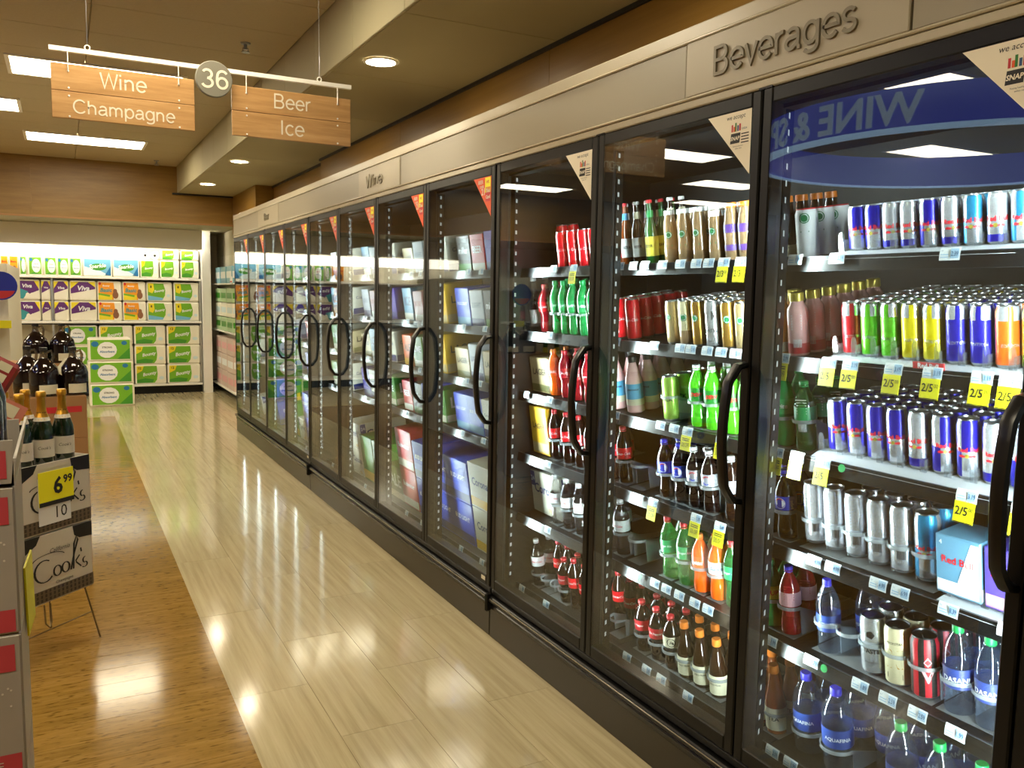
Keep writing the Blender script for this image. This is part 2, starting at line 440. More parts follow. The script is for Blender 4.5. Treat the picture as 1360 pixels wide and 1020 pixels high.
ce = MB().box((-9, -5, ZM + .02), (XB, YW + .3, ZM + .1)).obj('ceiling', 'ceiling', kind='structure')
ct = MB().rbox((0, 0, 0), (1.214, .604, .018), .003).mesh('ceiling_tile', 'ceiling')
for c in range(4):
    for r in range(21):
        link(ct, 'ceiling_tile', ce, (XB - 1.22 * (c + 1), YW - .61 * (r + 1), ZM))
MB().box((-9, -5, ZM), (XB - 1.22 * 4, YW, ZM + .02)).obj('ceiling_field', 'ceiling', ce)
# lowered ceiling over the coolers, made of panels, and its white side face
so = MB().box((XB, -5, ZS + .012), (2.6, YW, ZS + .1)).obj('ceiling_lowered', 'soffit', kind='structure')
for r in range(12):
    MB().rbox((XB + .011, 0, 0), (2.5, 1.214, .012), .002).obj('ceiling_panel', 'soffit', so, (0, YW - 1.22 * (r + 1), ZS))
bf = MB().box((XB + .01, -5, ZS + .05), (XB + .06, YW, ZM + .05)).obj('wall_ceiling_step', 'soffit', kind='structure')
for r in range(15):
    MB().rbox((XB - .006, 0, ZS), (XB + .01, .776, ZM), .003).obj('face_panel', 'soffit', bf, (0, YW - .78 * (r + 1), 0))
# timber wall above the coolers
wr = MB().box((2.29, -3, 2.3), (2.34, 8.32, ZS + .1)).obj('wall_right', 'wood_panel', kind='structure')
MB().box((2.37, 8.32, 2.3), (2.42, 10.8, ZS + .1)).obj('wall_right_recess', 'wood_panel', wr)
MB().box((2.29, 8.30, 2.3), (2.42, 8.32, ZS + .1)).obj('return_panel', 'wood_panel', wr)
MB().box((2.15, 10.78, 2.3), (2.6, YW + .02, ZS + .1)).obj('timber_column', 'wood_panel', wr)
for k in range(5):
    MB().box((2.286, 0, 2.3), (2.29, 2.196, ZS)).obj('veneer_panel', 'wood_panel', wr, (0, 8.32 - 2.2 * (k + 1), 0))
MB().box((2.27, -3, ZS - .02), (2.29, 8.32, ZS)).obj('shadow_trim', 'dark', wr)
MB().box((2.35, 8.32, ZS - .02), (2.37, 10.78, ZS)).obj('shadow_trim', 'dark', wr)
# timber bulkhead at the far end with its pale underside
bk = MB().box((-9, YW, 2.47), (2.15, YW + .04, ZM + .05)).obj('wall_bulkhead', 'wood_panel', kind='structure')
for k in range(5):
    MB().box((0, -.005, 2.47), (2.43, 0, ZM - .1 if k else ZM - .1)).obj('veneer_panel', 'wood_panel', bk, (2.15 - 2.436 * (k + 1), YW, 0))
MB().box((-9, YW - .012, 2.462), (2.15, YW, 2.485)).obj('edge_trim', 'cardboard', bk)
MB().box((-9, YW + .04, 2.465), (2.6, 14.47, 2.52)).obj('ceiling_underside', 'soffit', kind='structure')
MB().box((XB - .07, YW - .05, ZS - .02), (2.15, YW - .005, ZS)).obj('shadow_trim', 'dark', bk)
MB().box((-9, 14.47, 0), (3, 14.55, 2.5)).obj('wall_back', 'wall', kind='structure')
MB().box((2.26, 9.85, 0), (2.34, 14.47, 2.47)).obj('wall_side', 'wall', kind='structure')
MB().box((2.23, 12.0, 0), (2.258, 14.47, .1)).obj('baseboard_side', 'black', kind='structure')
MB().box((1.87, 14.44, 0), (2.23, 14.468, .12)).obj('baseboard_back', 'black', kind='structure')
MB().box((-9.1, -5, 0), (-9, 15, 3.3)).obj('wall_left', 'wall', kind='structure')
MB().box((-9, -5.1, 0), (4, -5, 3.3)).obj('wall_rear', 'wall', kind='structure')
MB().box((3.9, -5, 0), (4, 15, 3.3)).obj('wall_outer', 'wall', kind='structure')

# ceiling lights
def troffer(x, y, label):
    t = thing('ceiling_troffer', label, 'light', (x, y, ZM), group='ceiling troffers')
    f = MB()
    for a, b in (((-.61, -.305), (.61, -.275)), ((-.61, .275), (.61, .305)), ((-.61, -.275), (-.58, .275)), ((.58, -.275), (.61, .275))):
        f.box((*a, -.012), (*b, -.001))
    f.obj('frame', 'white', t)
    MB().box((-.58, -.275, -.008), (.58, .275, -.003)).obj('diffuser', 'troffer', t)
for x, y, l in ((.31, 7.42, 'bright rectangular ceiling light left of the wine and champagne sign'),
                (-.87, 9.05, 'bright rectangular ceiling light cut by the left photo edge'),
                (.31, 10.74, 'long bright ceiling light below the champagne sign, nearest timber bulkhead'),
                (-2.9, 7.85, 'ceiling light mirrored largest in the second-nearest cooler door'),
                (-5.1, 9.5, 'ceiling light mirrored above the coffee bottles in second-nearest door'),
                (-6.5, 11.5, 'ceiling light mirrored lowest in the second-nearest door'),
                (-3.0, 11.45, 'ceiling light mirrored in the third-nearest cooler door'),
                (-2.8, 4.29, 'ceiling light mirrored above the lettering in the nearest door'),
                (-5.2, 6.15, 'ceiling light mirrored under the lettering in the nearest door'),
                (.31, 4.1, 'ceiling light above the aisle sign, outside the frame'),
                (-.6, 1.2, 'ceiling light over the aisle beside the camera'),
                (-2.9, .6, 'ceiling light behind the camera on the left'),
                (-5.2, 2.4, 'ceiling light far left behind the camera')):
    troffer(x, y, l)
def downlight(y, label):
    t = thing('downlight', label, 'light', (1.627, y, ZS), group='round downlights in the lowered ceiling')
    MB().lathe([(.098, -.001), (.1, -.006), (.083, -.008), (.08, -.003)], 24).obj('trim_ring', 'white', t)
    MB().lathe([(.08, -.004), (0, -.004)], 24).obj('lens', 'canlight', t)
for y, l in ((2.55, 'round downlight over the nearest coolers, outside the frame'), (4.664, 'large round downlight nearest the camera'),
             (6.79, 'round downlight hidden behind the beer and ice sign'), (8.92, 'middle of three visible round downlights, below the sign'),
             (11.03, 'farthest round downlight, next to the timber corner')):
    downlight(y, l)
for x, y, l in ((1.141, 5.974, 'small sprinkler head above the round number sign'), (1.139, 11.9, 'tiny far sprinkler head near the timber bulkhead')):
    t = thing('sprinkler', l, 'sprinkler', (x, y, ZM), group='ceiling sprinklers')
    MB().lathe([(.035, 0), (.03, -.01), (.012, -.012), (.01, -.045), (.0, -.045)], 12).obj('stem', 'alu_dark', t)
    MB().lathe([(0, -.06), (.028, -.062), (.028, -.058), (0, -.055)], 10).tube([(-.015, 0, -.03), (-.018, 0, -.05), (0, 0, -.06)], .003).tube([(.015, 0, -.03), (.018, 0, -.05), (0, 0, -.06)], .003).obj('deflector', 'alu_dark', t)

# hanging aisle sign
t = thing('aisle_sign', 'hanging wooden aisle sign reading Wine Champagne, 36, Beer Ice', 'sign', (0, 4.4, 2.34))
MB().box((-.012, -.012, .292), (1.37, .012, .312)).obj('rail', 'white', t)
def board(x0, x1, lines):
    o = MB().rbox((x0, -.008, 0), (x1, .008, .119), .002).obj('board', 'wood_sign', t)
    MB().rbox((x0, -.008, .1205), (x1, .008, .24), .002).obj('board', 'wood_sign', t)
    for s, cx, cz, w in lines:
        MB().stroke_text(s, cx, cz, w, 0, TY(0, -.0088, 0)).obj('lettering', 'offwhite', o)
    for x in (x0 + .07, x1 - .07):
        MB().tube([(x, -.011, .208), (x, -.011, .30)], .0022).obj('hanger', 'white', t)
        for z in (.208, .135, .1, .01): MB().lathe([(.0045, -.001), (.0045, 0.001), (0, .002)], 8, M=Matrix.Translation((x, -.009, z)) @ Matrix.Rotation(pi / 2, 4, 'X')).obj('screw', 'white', o)
board(-.008, .597, [('Wine', .29, .180, .2), ('Champagne', .293, .052, .435)])
board(.769, 1.367, [('Beer', 1.065, .182, .19), ('Ice', 1.065, .055, .125)])
d = MB().lathe([(0, -.012), (.082, -.012), (.085, -.009), (.085, .009), (.082, .012), (0, .012)], 36, M=Matrix.Translation((.685, -.02, .25)) @ Matrix.Rotation(pi / 2, 4, 'X')).obj('number_disc', mat('disc_grey', '716e62', .5).name, t)
MB().stroke_text('36', .689, .243, .128, 0, TY(0, -.033, 0), .1).obj('lettering', 'offwhite', d)
for x in (.143, 1.205):
    MB().tube([(x, 0, .33), (x, 0, ZM - 2.34)], .0018).obj('suspension_wire', 'alu', t)
    MB().tube([(x + .011 * cos(a * pi / 5), 0, .322 + .011 * sin(a * pi / 5)) for a in range(11)], .0025).obj('eyelet', 'white', t)

# ------------------------------------------------------------------ refrigerated cases
LV = [1.70, 1.42, 1.145, .865, .578, .245]
TILT = -.146
XC = 1.92
def shelf_z(l, x): return LV[l] + .147 * (x - XC)
CASES = [('nearest refrigerated case, holding soft drinks behind black-framed doors', -2, 2, range(-2, 2)),
         ('middle refrigerated case of beer packs behind four glass doors', 2, 6, range(2, 6)),
         ('farthest refrigerated case behind four narrow-looking glass doors', 6, 10, range(6, 10))]
DN = {-2: 'frame-edge', -1: 'nearest', 0: 'second-nearest', 1: 'third-nearest', 2: 'fourth-nearest', 3: 'fifth-nearest', 4: 'sixth-nearest', 5: 'seventh-nearest', 6: 'eighth-nearest', 7: 'ninth-nearest', 8: 'tenth-nearest', 9: 'farthest'}
LN = ['top', 'second', 'third', 'fourth', 'fifth', 'bottom']

pane_me = MB().box((.002, .036, .045), (.007, .764, 1.885)).mesh('pane', 'door_glass', False)
def door_frame_mesh():
    b = MB(); W = .797; H = 1.922
    for a, c in (((0, .003, 0), (.045, .038, H)), ((0, W - .035, 0), (.045, W, H)), ((0, .038, 0), (.045, W - .035, .048)), ((0, .038, H - .042), (.045, W - .035, H))):
        b.rbox(a, c, .004)
    return b.mesh('door', 'black')
door_me = door_frame_mesh()
gb = MB()
for a, c in (((.046, .01, .01), (.058, .03, 1.91)), ((.046, .77, .01), (.058, .79, 1.91)), ((.046, .03, .01), (.058, .77, .03)), ((.046, .03, 1.89), (.058, .77, 1.91))):
    gb.box(a, c)
gask_me = gb.mesh('gasket', 'gasket')
hp = [(0, .0, 0), (-.025, .0, .004), (-.045, .0, .03)] + [(-.058 - .014 * sin(pi * k / 8), 0, .05 + .295 * k / 8) for k in range(9)] + [(-.045, .0, .365), (-.025, .0, .391), (0, .0, .395)]
hand_me = MB().tube(hp, .011, 8, 0, 1.7).mesh('handle', 'black_gloss')
hinge_me = MB().lathe([(.012, 0), (.012, .012), (.008, .016), (0, .016)], 10, c=(.015, .79, 1.922)).box((.0, .765, 1.921), (.03, .815, 1.926)).mesh('hinge', 'black')
tr = [(0, 0), (-.18, 0), (0, -.18)]
def snap():
    b = MB(); b.poly([tr[1], tr[2], tr[0]], 0, TX(-.001, .037, 1.879))
    M = TX(-.0016, .037, 1.879)
    b.text('we accept', -.062, -.017, w=.075, m=1, M=M, shear=.2)
    for q, (dx, hh) in enumerate(((-.078, .02), (-.07, .014), (-.064, .024), (-.055, .016), (-.047, .02))):
        b.poly([(dx, -.055), (dx + .006, -.055), (dx + .006, -.055 + hh), (dx, -.055 + hh)], 2 + q % 4, M)
    b.poly([(-.082, -.088), (-.044, -.088), (-.041, -.06), (-.079, -.06)], 1, M)
    M2 = TX(-.002, .037, 1.879)
    b.text('SNAP', -.0615, -.074, w=.036, m=0, M=M2, bold=.03, shear=.15)
    b.text('USDA', -.026, -.05, w=.02, m=5, M=M)
    for q in range(4):
        b.poly([(-.038, -.066 - q * .008), (-.008, -.066 - q * .008), (-.008, -.063 - q * .008), (-.038, -.063 - q * .008)], 1, M)
    b.text('Putting healthy food', -.05, -.097, w=.04, m=1, M=M); b.text('within reach', -.048, -.103, w=.026, m=1, M=M)
    return b.mesh('sticker', ['sticker_cream', 'ink', 'redpack', 'orange', 'green_dark', 'ink_blue'], False)
def promo():
    b = MB(); M = TX(-.0015, .037, 1.879)
    b.poly([tr[1], tr[2], tr[0]], 0, TX(-.001, .037, 1.879))
    b.poly([(-.062, -.07), (-.006, -.07), (-.006, -.004), (-.062, -.004)], 1, M)
    M2 = TX(-.002, .037, 1.879)
    b.poly([(-.055, -.11), (-.008, -.11), (-.008, -.046), (-.055, -.046)], 3, M)
    b.text('You', -.032, -.062, w=.04, m=2, M=M2, bold=.03); b.text('Card', -.031, -.09, w=.042, m=2, M=M2, bold=.03)
    b.text('WE', -.034, -.024, w=.03, m=3, M=M2, bold=.02)
    for q in range(3): b.text(('BEER', 'OVER', '21')[q], -.105 + .012 * q, -.02 - q * .022, w=.05 - .008 * q, m=2, M=M2, bold=.02)
    return b.mesh('sticker', ['poster_orange', 'yellow', 'offwhite', 'redpack'], False)
snap_me = snap(); promo_me = promo()
led_me = MB()
for q in range(40):
    z = .30 + q * .0455
    for sgn in (-1, 1):
        a, b_ = .0305 * sgn, .0375 * sgn
        led_me.add([(1.772, b_, z), (1.784, a, z), (1.784, a, z + .016), (1.772, b_, z + .016)], [(0, 1, 2, 3) if sgn < 0 else (3, 2, 1, 0)])
led_me = led_me.mesh('led_strip', 'led', False)
mull_me = MB().box((DX + .062, -.03, .23), (1.80, .03, 2.15)).mesh('mullion', 'black')
for lab, k0, k1, doors in CASES:
    y0, y1 = YK(k0), YK(k1)
    if k1 < 10: y1 -= .01
    t = thing('refrigerated_case', lab, 'cooler', (DX, y0, 0), group='refrigerated cases along the aisle')
    P = lambda b, n, m, sm=False: b.obj(n, m, t, (-DX, -y0, 0), smooth=sm)
    P(MB().box((DX + .06, y0, .0), (DX + .1, y1, .2)).box((DX, y0, 0), (DX + .06, y1, .135)), 'kickplate', 'kick')
    P(MB().rbox((DX - .008, y0, .13), (DX + .06, y1, .165), .01), 'lower_moulding', 'bumper')
    P(MB().rbox((DX - .02, y0 + .006, .168), (DX + .06, y1 - .006, .196), .01), 'bumper_rail', 'black_gloss', True)
    P(MB().box((DX - .021, y0 + .006, .1885), (DX - .013, y1 - .006, .1925)), 'bumper_strip', 'steel')
    P(MB().rbox((DX + .005, y0, .196), (DX + .1, y1, .228), .006), 'sill', 'black')
    P(MB().box((2.54, y0, .2), (2.56, y1, 2.2)).box((1.80, y0, .2), (2.55, y1, .222)).box((1.76, y0, 2.13), (2.55, y1, 2.15)), 'liner', 'liner')
    P(MB().box((DX + .05, y0, .2), (2.56, y0 + .012, 2.15)), 'end_panel', 'black'); P(MB().box((DX + .05, y1 - .012, .2), (2.56, y1, 2.15)), 'end_panel', 'black')
    P(MB().box((DX + .045, y0, 2.10), (1.80, y1, 2.152)), 'header', 'black')
    if k1 < 10: P(MB().rbox((DX - .034, y1 - .022, .125), (DX, y1 - .001, .215), .008), 'joint_clip', 'black')
    for k in range(k0, k1 + 1):
        yy = min(max(YK(k), y0 + .03), y1 - .03)
        link(mull_me, 'mullion', t, (-DX, yy - y0, 0)); link(led_me, 'led_strip', t, (-DX, yy - y0, 0), kind='stuff')
        for sg in (-1, 1):
            if (k == k0 and sg < 0) or (k == k1 and sg > 0): continue
            L_ = bpy.data.lights.new('strip_light', 'AREA'); L_.shape = 'RECTANGLE'; L_.size = .012; L_.size_y = 1.74; L_.spread = 1.75
            L_.energy = K_LED * (1.0 if k0 < 2 else .27); L_.color = COOL
            lo = bpy.data.objects.new('strip_light', L_); COL.objects.link(lo); lo.parent = t
            dv = Vector((.5, .866 * sg, 0)).normalized(); zz = -dv; yv = Vector((0, 0, 1)); xv = yv.cross(zz)
            lo.matrix_local = Matrix(((xv.x, yv.x, zz.x, 1.774 - DX), (xv.y, yv.y, zz.y, yy - y0 + .0385 * sg), (xv.z, yv.z, zz.z, 1.21), (0, 0, 0, 1)))
    for k in doors:
        d = link(door_me, 'door', t, (0, YK(k) - y0, .2295))
        link(pane_me, 'pane', d); link(gask_me, 'gasket', d); link(hinge_me, 'hinge', d)
        link(hand_me, 'handle', d, (-.001, .021, .77))
        link(snap_me if k < 2 else promo_me, 'sticker', d)
        if k in (2, 6): MB().box((-.0015, .045, .018), (-.0002, .085, .036)).obj('maker_label', 'offwhite', d)
    # shelves: tilted wire-black decks with a price rail, two doors wide
    for l in range(6):
        if k0 >= 2 and l == 4: continue
        for k in range(k0, k1):
            ya, yb = max(YK(k), y0) + (.012 if k == k0 else 0), min(YK(k + 1), y1) - (.014 if k == k1 - 1 else .002)
            s = MB().box((-.075, 0, -.012), (.6, yb - ya, -.002)).obj('shelf', 'shelf_black', t, (XC - DX, ya - y0, LV[l]), (0, TILT, 0))
            MB().add([(-.095, 0, -.026), (-.082, 0, .012), (-.076, 0, .012), (-.076, 0, -.026), (-.095, yb - ya, -.026), (-.082, yb - ya, .012), (-.076, yb - ya, .012), (-.076, yb - ya, -.026)],
                     [(0, 1, 5, 4), (1, 2, 6, 5), (2, 3, 7, 6), (3, 0, 4, 7), (0, 3, 2, 1), (4, 5, 6, 7)]).obj('price_rail', 'rail', s)
            MB().box((-.0945, 0, -.027), (-.088, yb - ya, -.0255)).box((-.0835, 0, .011), (-.079, yb - ya, .0132)).obj('rail_lip', 'rail_shine', s)

# fascia boards along the top
FY = [(-.9, 1.319, 0), (1.319, 2.097, 'Beverages'), (2.097, 4.564, 0), (4.564, 5.312, 'Wine'), (5.312, 7.586, 0), (7.586, 8.451, 'Beer'), (8.451, 9.79, 0)]
t = thing('cooler_fascia', 'long cream fascia above the coolers reading Beverages, Wine and Beer', 'fascia', (DX, 0, 2.153))
for a, b, s in FY:
    o = MB().rbox((-.004 if s else 0, a + .002, .034), (.03, b - .002, .195), .003).obj('fascia_panel', 'fascia_sign' if s else 'fascia', t)
    if s:
        cy, wd_ = {'Beverages': (1.713, .51), 'Wine': (4.995, .30), 'Beer': (8.05, .2)}[s]
        MB().stroke_text(s, 0, .107, wd_, 0, TX(-.005, cy, 0), .088, .006, {'Beverages': .95, 'Wine': .62, 'Beer': .85}[s]).obj('lettering', 'letter', o)
MB().rbox((.0, -.9, 0), (.05, 9.79, .026), .004).obj('lower_trim', 'fascia_trim', t)
MB().rbox((-.006, -.9, .026), (.04, 9.79, .034), .003).obj('trim_bead', 'fascia_trim', t)
MB().rbox((-.006, -.9, .195), (.04, 9.79, .203), .003).rbox((0, -.9, .203), (.05, 9.79, .245), .003).obj('upper_trim', 'fascia_trim', t)
MB().box((1.765, -.9, 2.155), (2.284, 9.795, 2.395)).obj('trim_3', 'fascia', kind='structure')
MB().box((1.76, 9.80, .0), (2.26, 9.85, 2.4)).obj('trim_1', 'wall', kind='structure')
# ------------------------------------------------------------------ products
def sec(x, a=0., b=0.): pass
mat('rb_blue', '2420a8', .28, metal=.55); mat('rb_silver', 'e2e4ec', .24, metal=.78); mat('rb_teal', '2f8fc0', .28, metal=.6)
mat('rb_red', 'c8202c', .3, metal=.5); mat('rb_green', '55b01c', .3, metal=.4); mat('rb_yellow', 'd6c410', .3, metal=.4); mat('rb_orange', 'e8641a', .3, metal=.4)
mat('rb_olive', '7d9a28', .3, metal=.4); mat('ink_red', 'cf1626', .4); mat('cola', '1a0c08', .1, coat=.6); mat('coke_red', 'd1121f', .3, coat=.4)
mat('cap_red', 'd02a35', .35); mat('cap_blue', '3a36c8', .35); mat('cap_green', '1d9a4e', .35); mat('cap_white', 'e4e4e4', .35); mat('cap_orange', 'd9792a', .35)
mat('cap_gold', 'c2b24a', .3, metal=.5); mat('cap_black', '202024', .35); mat('pepsi_blue', '2433a8', .35); mat('pepsi_silver', 'b9bcc6', .3, metal=.6)
mat('dew', '4fc022', .12, coat=.6); mat('dew_label', '1f7d2a', .35); mat('sprite', '1d8a46', .12, coat=.6); mat('sprite_label', '2b9c5a', .35)
mat('soda_orange', 'e85f14', .12, coat=.6); mat('soda_red', '8e1420', .12, coat=.6); mat('pink_juice', 'e8b6b4', .14, coat=.5); mat('orange_juice', 'e09a4a', .15, coat=.5)
mat('coffee', '8f7454', .14, coat=.6); mat('coffee_dark', '35241a', .12, coat=.6); mat('tea', '8a4318', .12, coat=.6); mat('label_cream', 'd9d2b6', .5)
mat('label_white', 'e6e8ea', .45); mat('label_yellow', 'e3d84a', .45); mat('label_blue', '2c4db0', .45); mat('label_teal', '4f9fc8', .45); mat('label_purple', '5b3a8e', .45)
mat('beer_amber', '7a3a12', .1, coat=.7); mat('beer_dark', '241208', .1, coat=.7); mat('beer_green', '1f5a22', .1, coat=.7); mat('logo_green', '1f7a4a', .45)
mat('can_tan', 'b39b6f', .3, metal=.4); mat('can_cream', 'd8cda8', .32, metal=.3); mat('can_gold', 'b98b3d', .28, metal=.7); mat('can_lime', '93b84a', .3, metal=.4)
mat('can_silver', 'dcdee2', .25, metal=.78); mat('label_red', 'b5202c', .4); mat('foam_pink', 'd9a0a4', .5); mat('aq_blue', '24418c', .4); mat('das_blue', '2a3a78', .4)
thin('water', 'e2eaf4', .10, .02, .03, 'c8d8f0'); thin('lime_soda', '8fd28a', .08, .02, .30, '5fb86a'); thin('diet_clear', 'c8c8c8', .08, .02, .1, '605048')

KIND = {}
def can(name, r, h, body, mats, art=None, lid='alu', n=28):
    def build():
        prof = [(0, .004), (r * .72, .004), (r * .78, 0), (r, h * .055)] + [(r, h * (.055 + .835 * k / 6)) for k in range(1, 7)] + [(r * .86, h * .975)]
        b = MB().lathe(prof, n, lambda i, j: (0 if i in (0, 1) else body(max(0, min(5, i - 3)), j * 2 * pi / n) if 3 <= i <= 8 else (0 if i == 2 else body(5, j * 2 * pi / n))))
        l = MB().lathe([(r * .86, h * .975), (r * .89, h), (r * .83, h), (r * .80, h * .975), (r * .5, h * .972), (0, h * .972)], n).rbox((-r * .55, -r * .18, h * .973), (r * .1, r * .18, h * .983), .0008)
        ps = [('body', b.mesh('body', ['alu'] + mats)), ('lid', l.mesh('lid', lid))]
        if art:
            q = MB(); a = art[0](); q.wrap(a, r, h * .5); ps.append(('print', q.mesh('print', art[1], False)))
        return ps
    KIND[name] = [build, r, h, None]

def bottle(name, r, h, prof, liq, cap, lab=None, art=None, n=24, capr=.40, capz=.915, liqz=None):
    """prof: list of (radius share, height share) of the bottle wall"""
    def build():
        b = MB().lathe([(0, .0)] + [(r * a, h * z) for a, z in prof] + [(0, h * prof[-1][1])], n)
        ps = [('body', b.mesh('body', liq))]
        c = MB().lathe([(r * capr, h * capz), (r * capr * 1.04, h * (capz + .004)), (r * capr, h * .992), (r * capr * .9, h), (0, h)], 14)
        ps.append(('cap', c.mesh('cap', cap)))
        if lab:
            for z0, z1, m, rr in lab:
                ps.append(('label', MB().lathe([(r * rr * 1.004, h * z0), (r * rr * 1.012, h * z0), (r * rr * 1.012, h * z1), (r * rr * 1.004, h * z1)], n).mesh('label', m)))
        if art:
            q = MB(); q.wrap(art[0](), r * art[2] * 1.014, h * art[3]); ps.append(('print', q.mesh('print', art[1], False)))
        return ps
    KIND[name] = [build, r, h, None]

def art_text(s, w, dy=0, m=0, sh=.0, bold=.02, more=None):
    def f():
        b = MB().text(s, 0, dy, w=w, m=m, shear=sh, bold=bold)
        if more: more(b)
        return b
    return f
def bull(b):     # two small facing animals in front of a disc
    b.disc(0, -.0155, .005, 1, n=12)
    for sg in (-1, 1):
        b.add([(sg * .003, -.016, .0003), (sg * .012, -.012, .0003), (sg * .019, -.015, .0003), (sg * .017, -.0185, .0003), (sg * .008, -.019, .0003)], [(0, 1, 2, 3, 4) if sg < 0 else (4, 3, 2, 1, 0)], 0)
def art_rb(): 
    b = MB().text('Red Bull', .004, 0, w=.052, m=0, bold=.03); bull(b); return b
def quart(u, lo):   # upper / lower bands swap colour round the can
    return lambda i, a: (u if (i >= 3) == (int((a + .5) / (pi / 2)) % 2 == 0) else lo)
RBART = (art_rb, ['ink_red', 'cap_gold'])
can('energy8_blue', .0235, .118, quart(1, 2), ['rb_blue', 'rb_silver'], RBART)
can('energy8_silver', .0235, .118, lambda i, a: 1 if i else 2, ['rb_silver', 'rb_blue'], RBART)
can('energy8_teal', .0235, .118, quart(1, 2), ['rb_teal', 'rb_silver'], RBART)
for nm, m in (('red', 'rb_red'), ('green', 'rb_green'), ('yellow', 'rb_yellow'), ('violet', 'rb_blue'), ('orange', 'rb_orange'), ('olive', 'rb_olive')):
    can('energy12_' + nm, .0262, .145, lambda i, a: 2 if i == 5 and int(a * 2.2) % 3 else 1, [m, 'rb_silver'], (art_text('EDITION', .04, -.02, 0, bold=.0), ['rb_silver']))
can('energy12_blue', .0268, .148, quart(1, 2), ['rb_blue', 'rb_silver'], RBART)
can('energy12_silver', .0268, .148, lambda i, a: 2 if i == 0 else 1, ['rb_silver', 'rb_blue'], RBART)
def code():
    b = MB()
    for q in range(9): b.poly([(-.012 + q * .0027, -.052), (-.0105 + q * .0027, -.052), (-.0105 + q * .0027, -.028), (-.012 + q * .0027, -.028)], 0)
    for q in range(6): b.poly([(-.016, .0 + q * .008), (.014, .0 + q * .008), (.014, .003 + q * .008), (-.016, .003 + q * .008)], 0)
    return b
can('energy16_silver', .031, .180, lambda i, a: 1, ['rb_silver'], (code, ['alu_dark']))
can('energy16_blue', .031, .178, quart(1, 2), ['rb_teal', 'rb_silver'], RBART)
def art_siren(w=.026, dy=.02):
    def f():
        b = MB().disc(0, dy, w / 2, 0, n=20)
        ring = [(w * .40 * cos(t * pi / 8), dy + w * .40 * sin(t * pi / 8)) for t in range(17)]
        b.add([(x, y, .0004) for x, y in ring[:-1]], [tuple(range(16))], 1); b.disc(0, dy, w * .33, 0)
        b.v[-16:] = [(x, y, .0008) for x, y, _ in b.v[-16:]]
        b.poly([(-.012, dy - .04), (.012, dy - .04), (.012, dy - .036), (-.012, dy - .036)], 0)
        return b
    return f
SIR = (art_siren(), ['logo_green', 'label_white'])
can('coffee_can_white', .0315, .145, lambda i, a: 1, ['label_white'], (art_siren(.03, .045), ['logo_green', 'label_white']), lid='redpack')
can('cola_can', .0275, .157, lambda i, a: 1, ['coke_red'], (art_text('Coca-Cola', .066, .0, sh=.3, bold=.01), ['label_white']))
can('cola_can_tall', .028, .185, lambda i, a: 1, ['coke_red'], (art_text('Coke', .05, .0, sh=.3), ['label_white']))
can('coffee_can_tan', .0245, .153, lambda i, a: 1, ['can_tan'], SIR); can('coffee_can_cream', .0245, .156, lambda i, a: 1 if i > 1 else 2, ['can_cream', 'coffee'], SIR)
can('coffee_can_gold', .0245, .156, lambda i, a: 1, ['can_gold'], SIR)
can('energy_can_silver', .0265, .157, lambda i, a: 1, ['can_silver'], (art_text('TASTE', .04, -.02, more=lambda b: b.disc(0, .03, .016, 0, n=5)), ['ink']))
can('energy_can_lime', .031, .163, lambda i, a: 1, ['can_lime'], (art_text('KICK', .05, 0), ['ink']))
can('malt_can_silver', .0345, .166, lambda i, a: 1, ['can_silver'], (art_text('TASTE', .046, -.012, bold=.03, more=lambda b: (b.disc(0, .035, .012, 0, n=5), b.text('OF MONSTER', 0, -.045, w=.04, m=0))), ['ink']), lid='alu_dark')
def starx():
    b = MB()
    for sg in (-1, 1): b.poly([(-.022 * sg, -.03), (-.008 * sg, -.03), (.022 * sg, .022), (.008 * sg, .022)][::sg], 0)
    b.text('ROCKSTAR', 0, .04, w=.045, m=1, bold=.02); b.poly([(-.02, -.06), (.02, -.06), (.02, -.045), (-.02, -.045)], 1)
    return b
can('energy_can_gold', .0345, .166, lambda i, a: 1, ['can_cream'], (starx, ['can_gold', 'ink']), lid='alu_dark')
can('energy_can_red', .0345, .168, lambda i, a: 1 if int((a + .3) * 2.2) % 2 else 2, ['label_red', 'ink'], (art_text('V', .03, -.02, bold=.05, more=lambda b: b.poly([(-.01, .02), (0, .008), (.01, .02), (0, .035)], 0)), ['foam_pink']), lid='alu_dark')

SODA = [(.78, .0), (.94, .018), (.98, .06), (.97, .16), (.86, .26), (.84, .34), (.93, .40), (1, .44), (1, .64), (.95, .70), (.74, .79), (.46, .87), (.36, .90), (.35, .93), (.44, .932), (.44, .945)]
def soda(name, liq, cap, lab, art, h=.212, r=.0315, n=24):
    bottle(name, r, h, SODA, liq, cap, [(.44, .64, lab, 1.)] if lab else None, art + (1., .54) if art else None, n)
def globe():
    b = MB(); R = .0155; n = 18
    b.disc(0, 0, R * 1.12, 1, n=n)
    def half(a0, a1, dz, m):
        pts = [(R * cos(a0 + (a1 - a0) * i / 10), R * sin(a0 + (a1 - a0) * i / 10)) for i in range(11)]
        b.add([(x, y, .0004) for x, y in pts], [tuple(range(11))], m)
    half(.15, pi - .15, 0, 0); half(pi + .5, 2 * pi - .1, 0, 2)
    b.text('pepsi', .036, -.004, w=.026, m=1, bold=.01, rot=pi / 2)
    return b
GL = (globe, ['ink_red', 'label_white', 'pepsi_blue'])
soda('pepsi_bottle', 'cola', 'cap_blue', 'pepsi_blue', GL); soda('diet_pepsi_bottle', 'cola', 'cap_white', 'pepsi_silver', GL)
soda('cola_bottle', 'cola', 'cap_red', 'coke_red', (art_text('Coca-Cola', .06, 0, sh=.3, bold=.01), ['label_white']), .222)
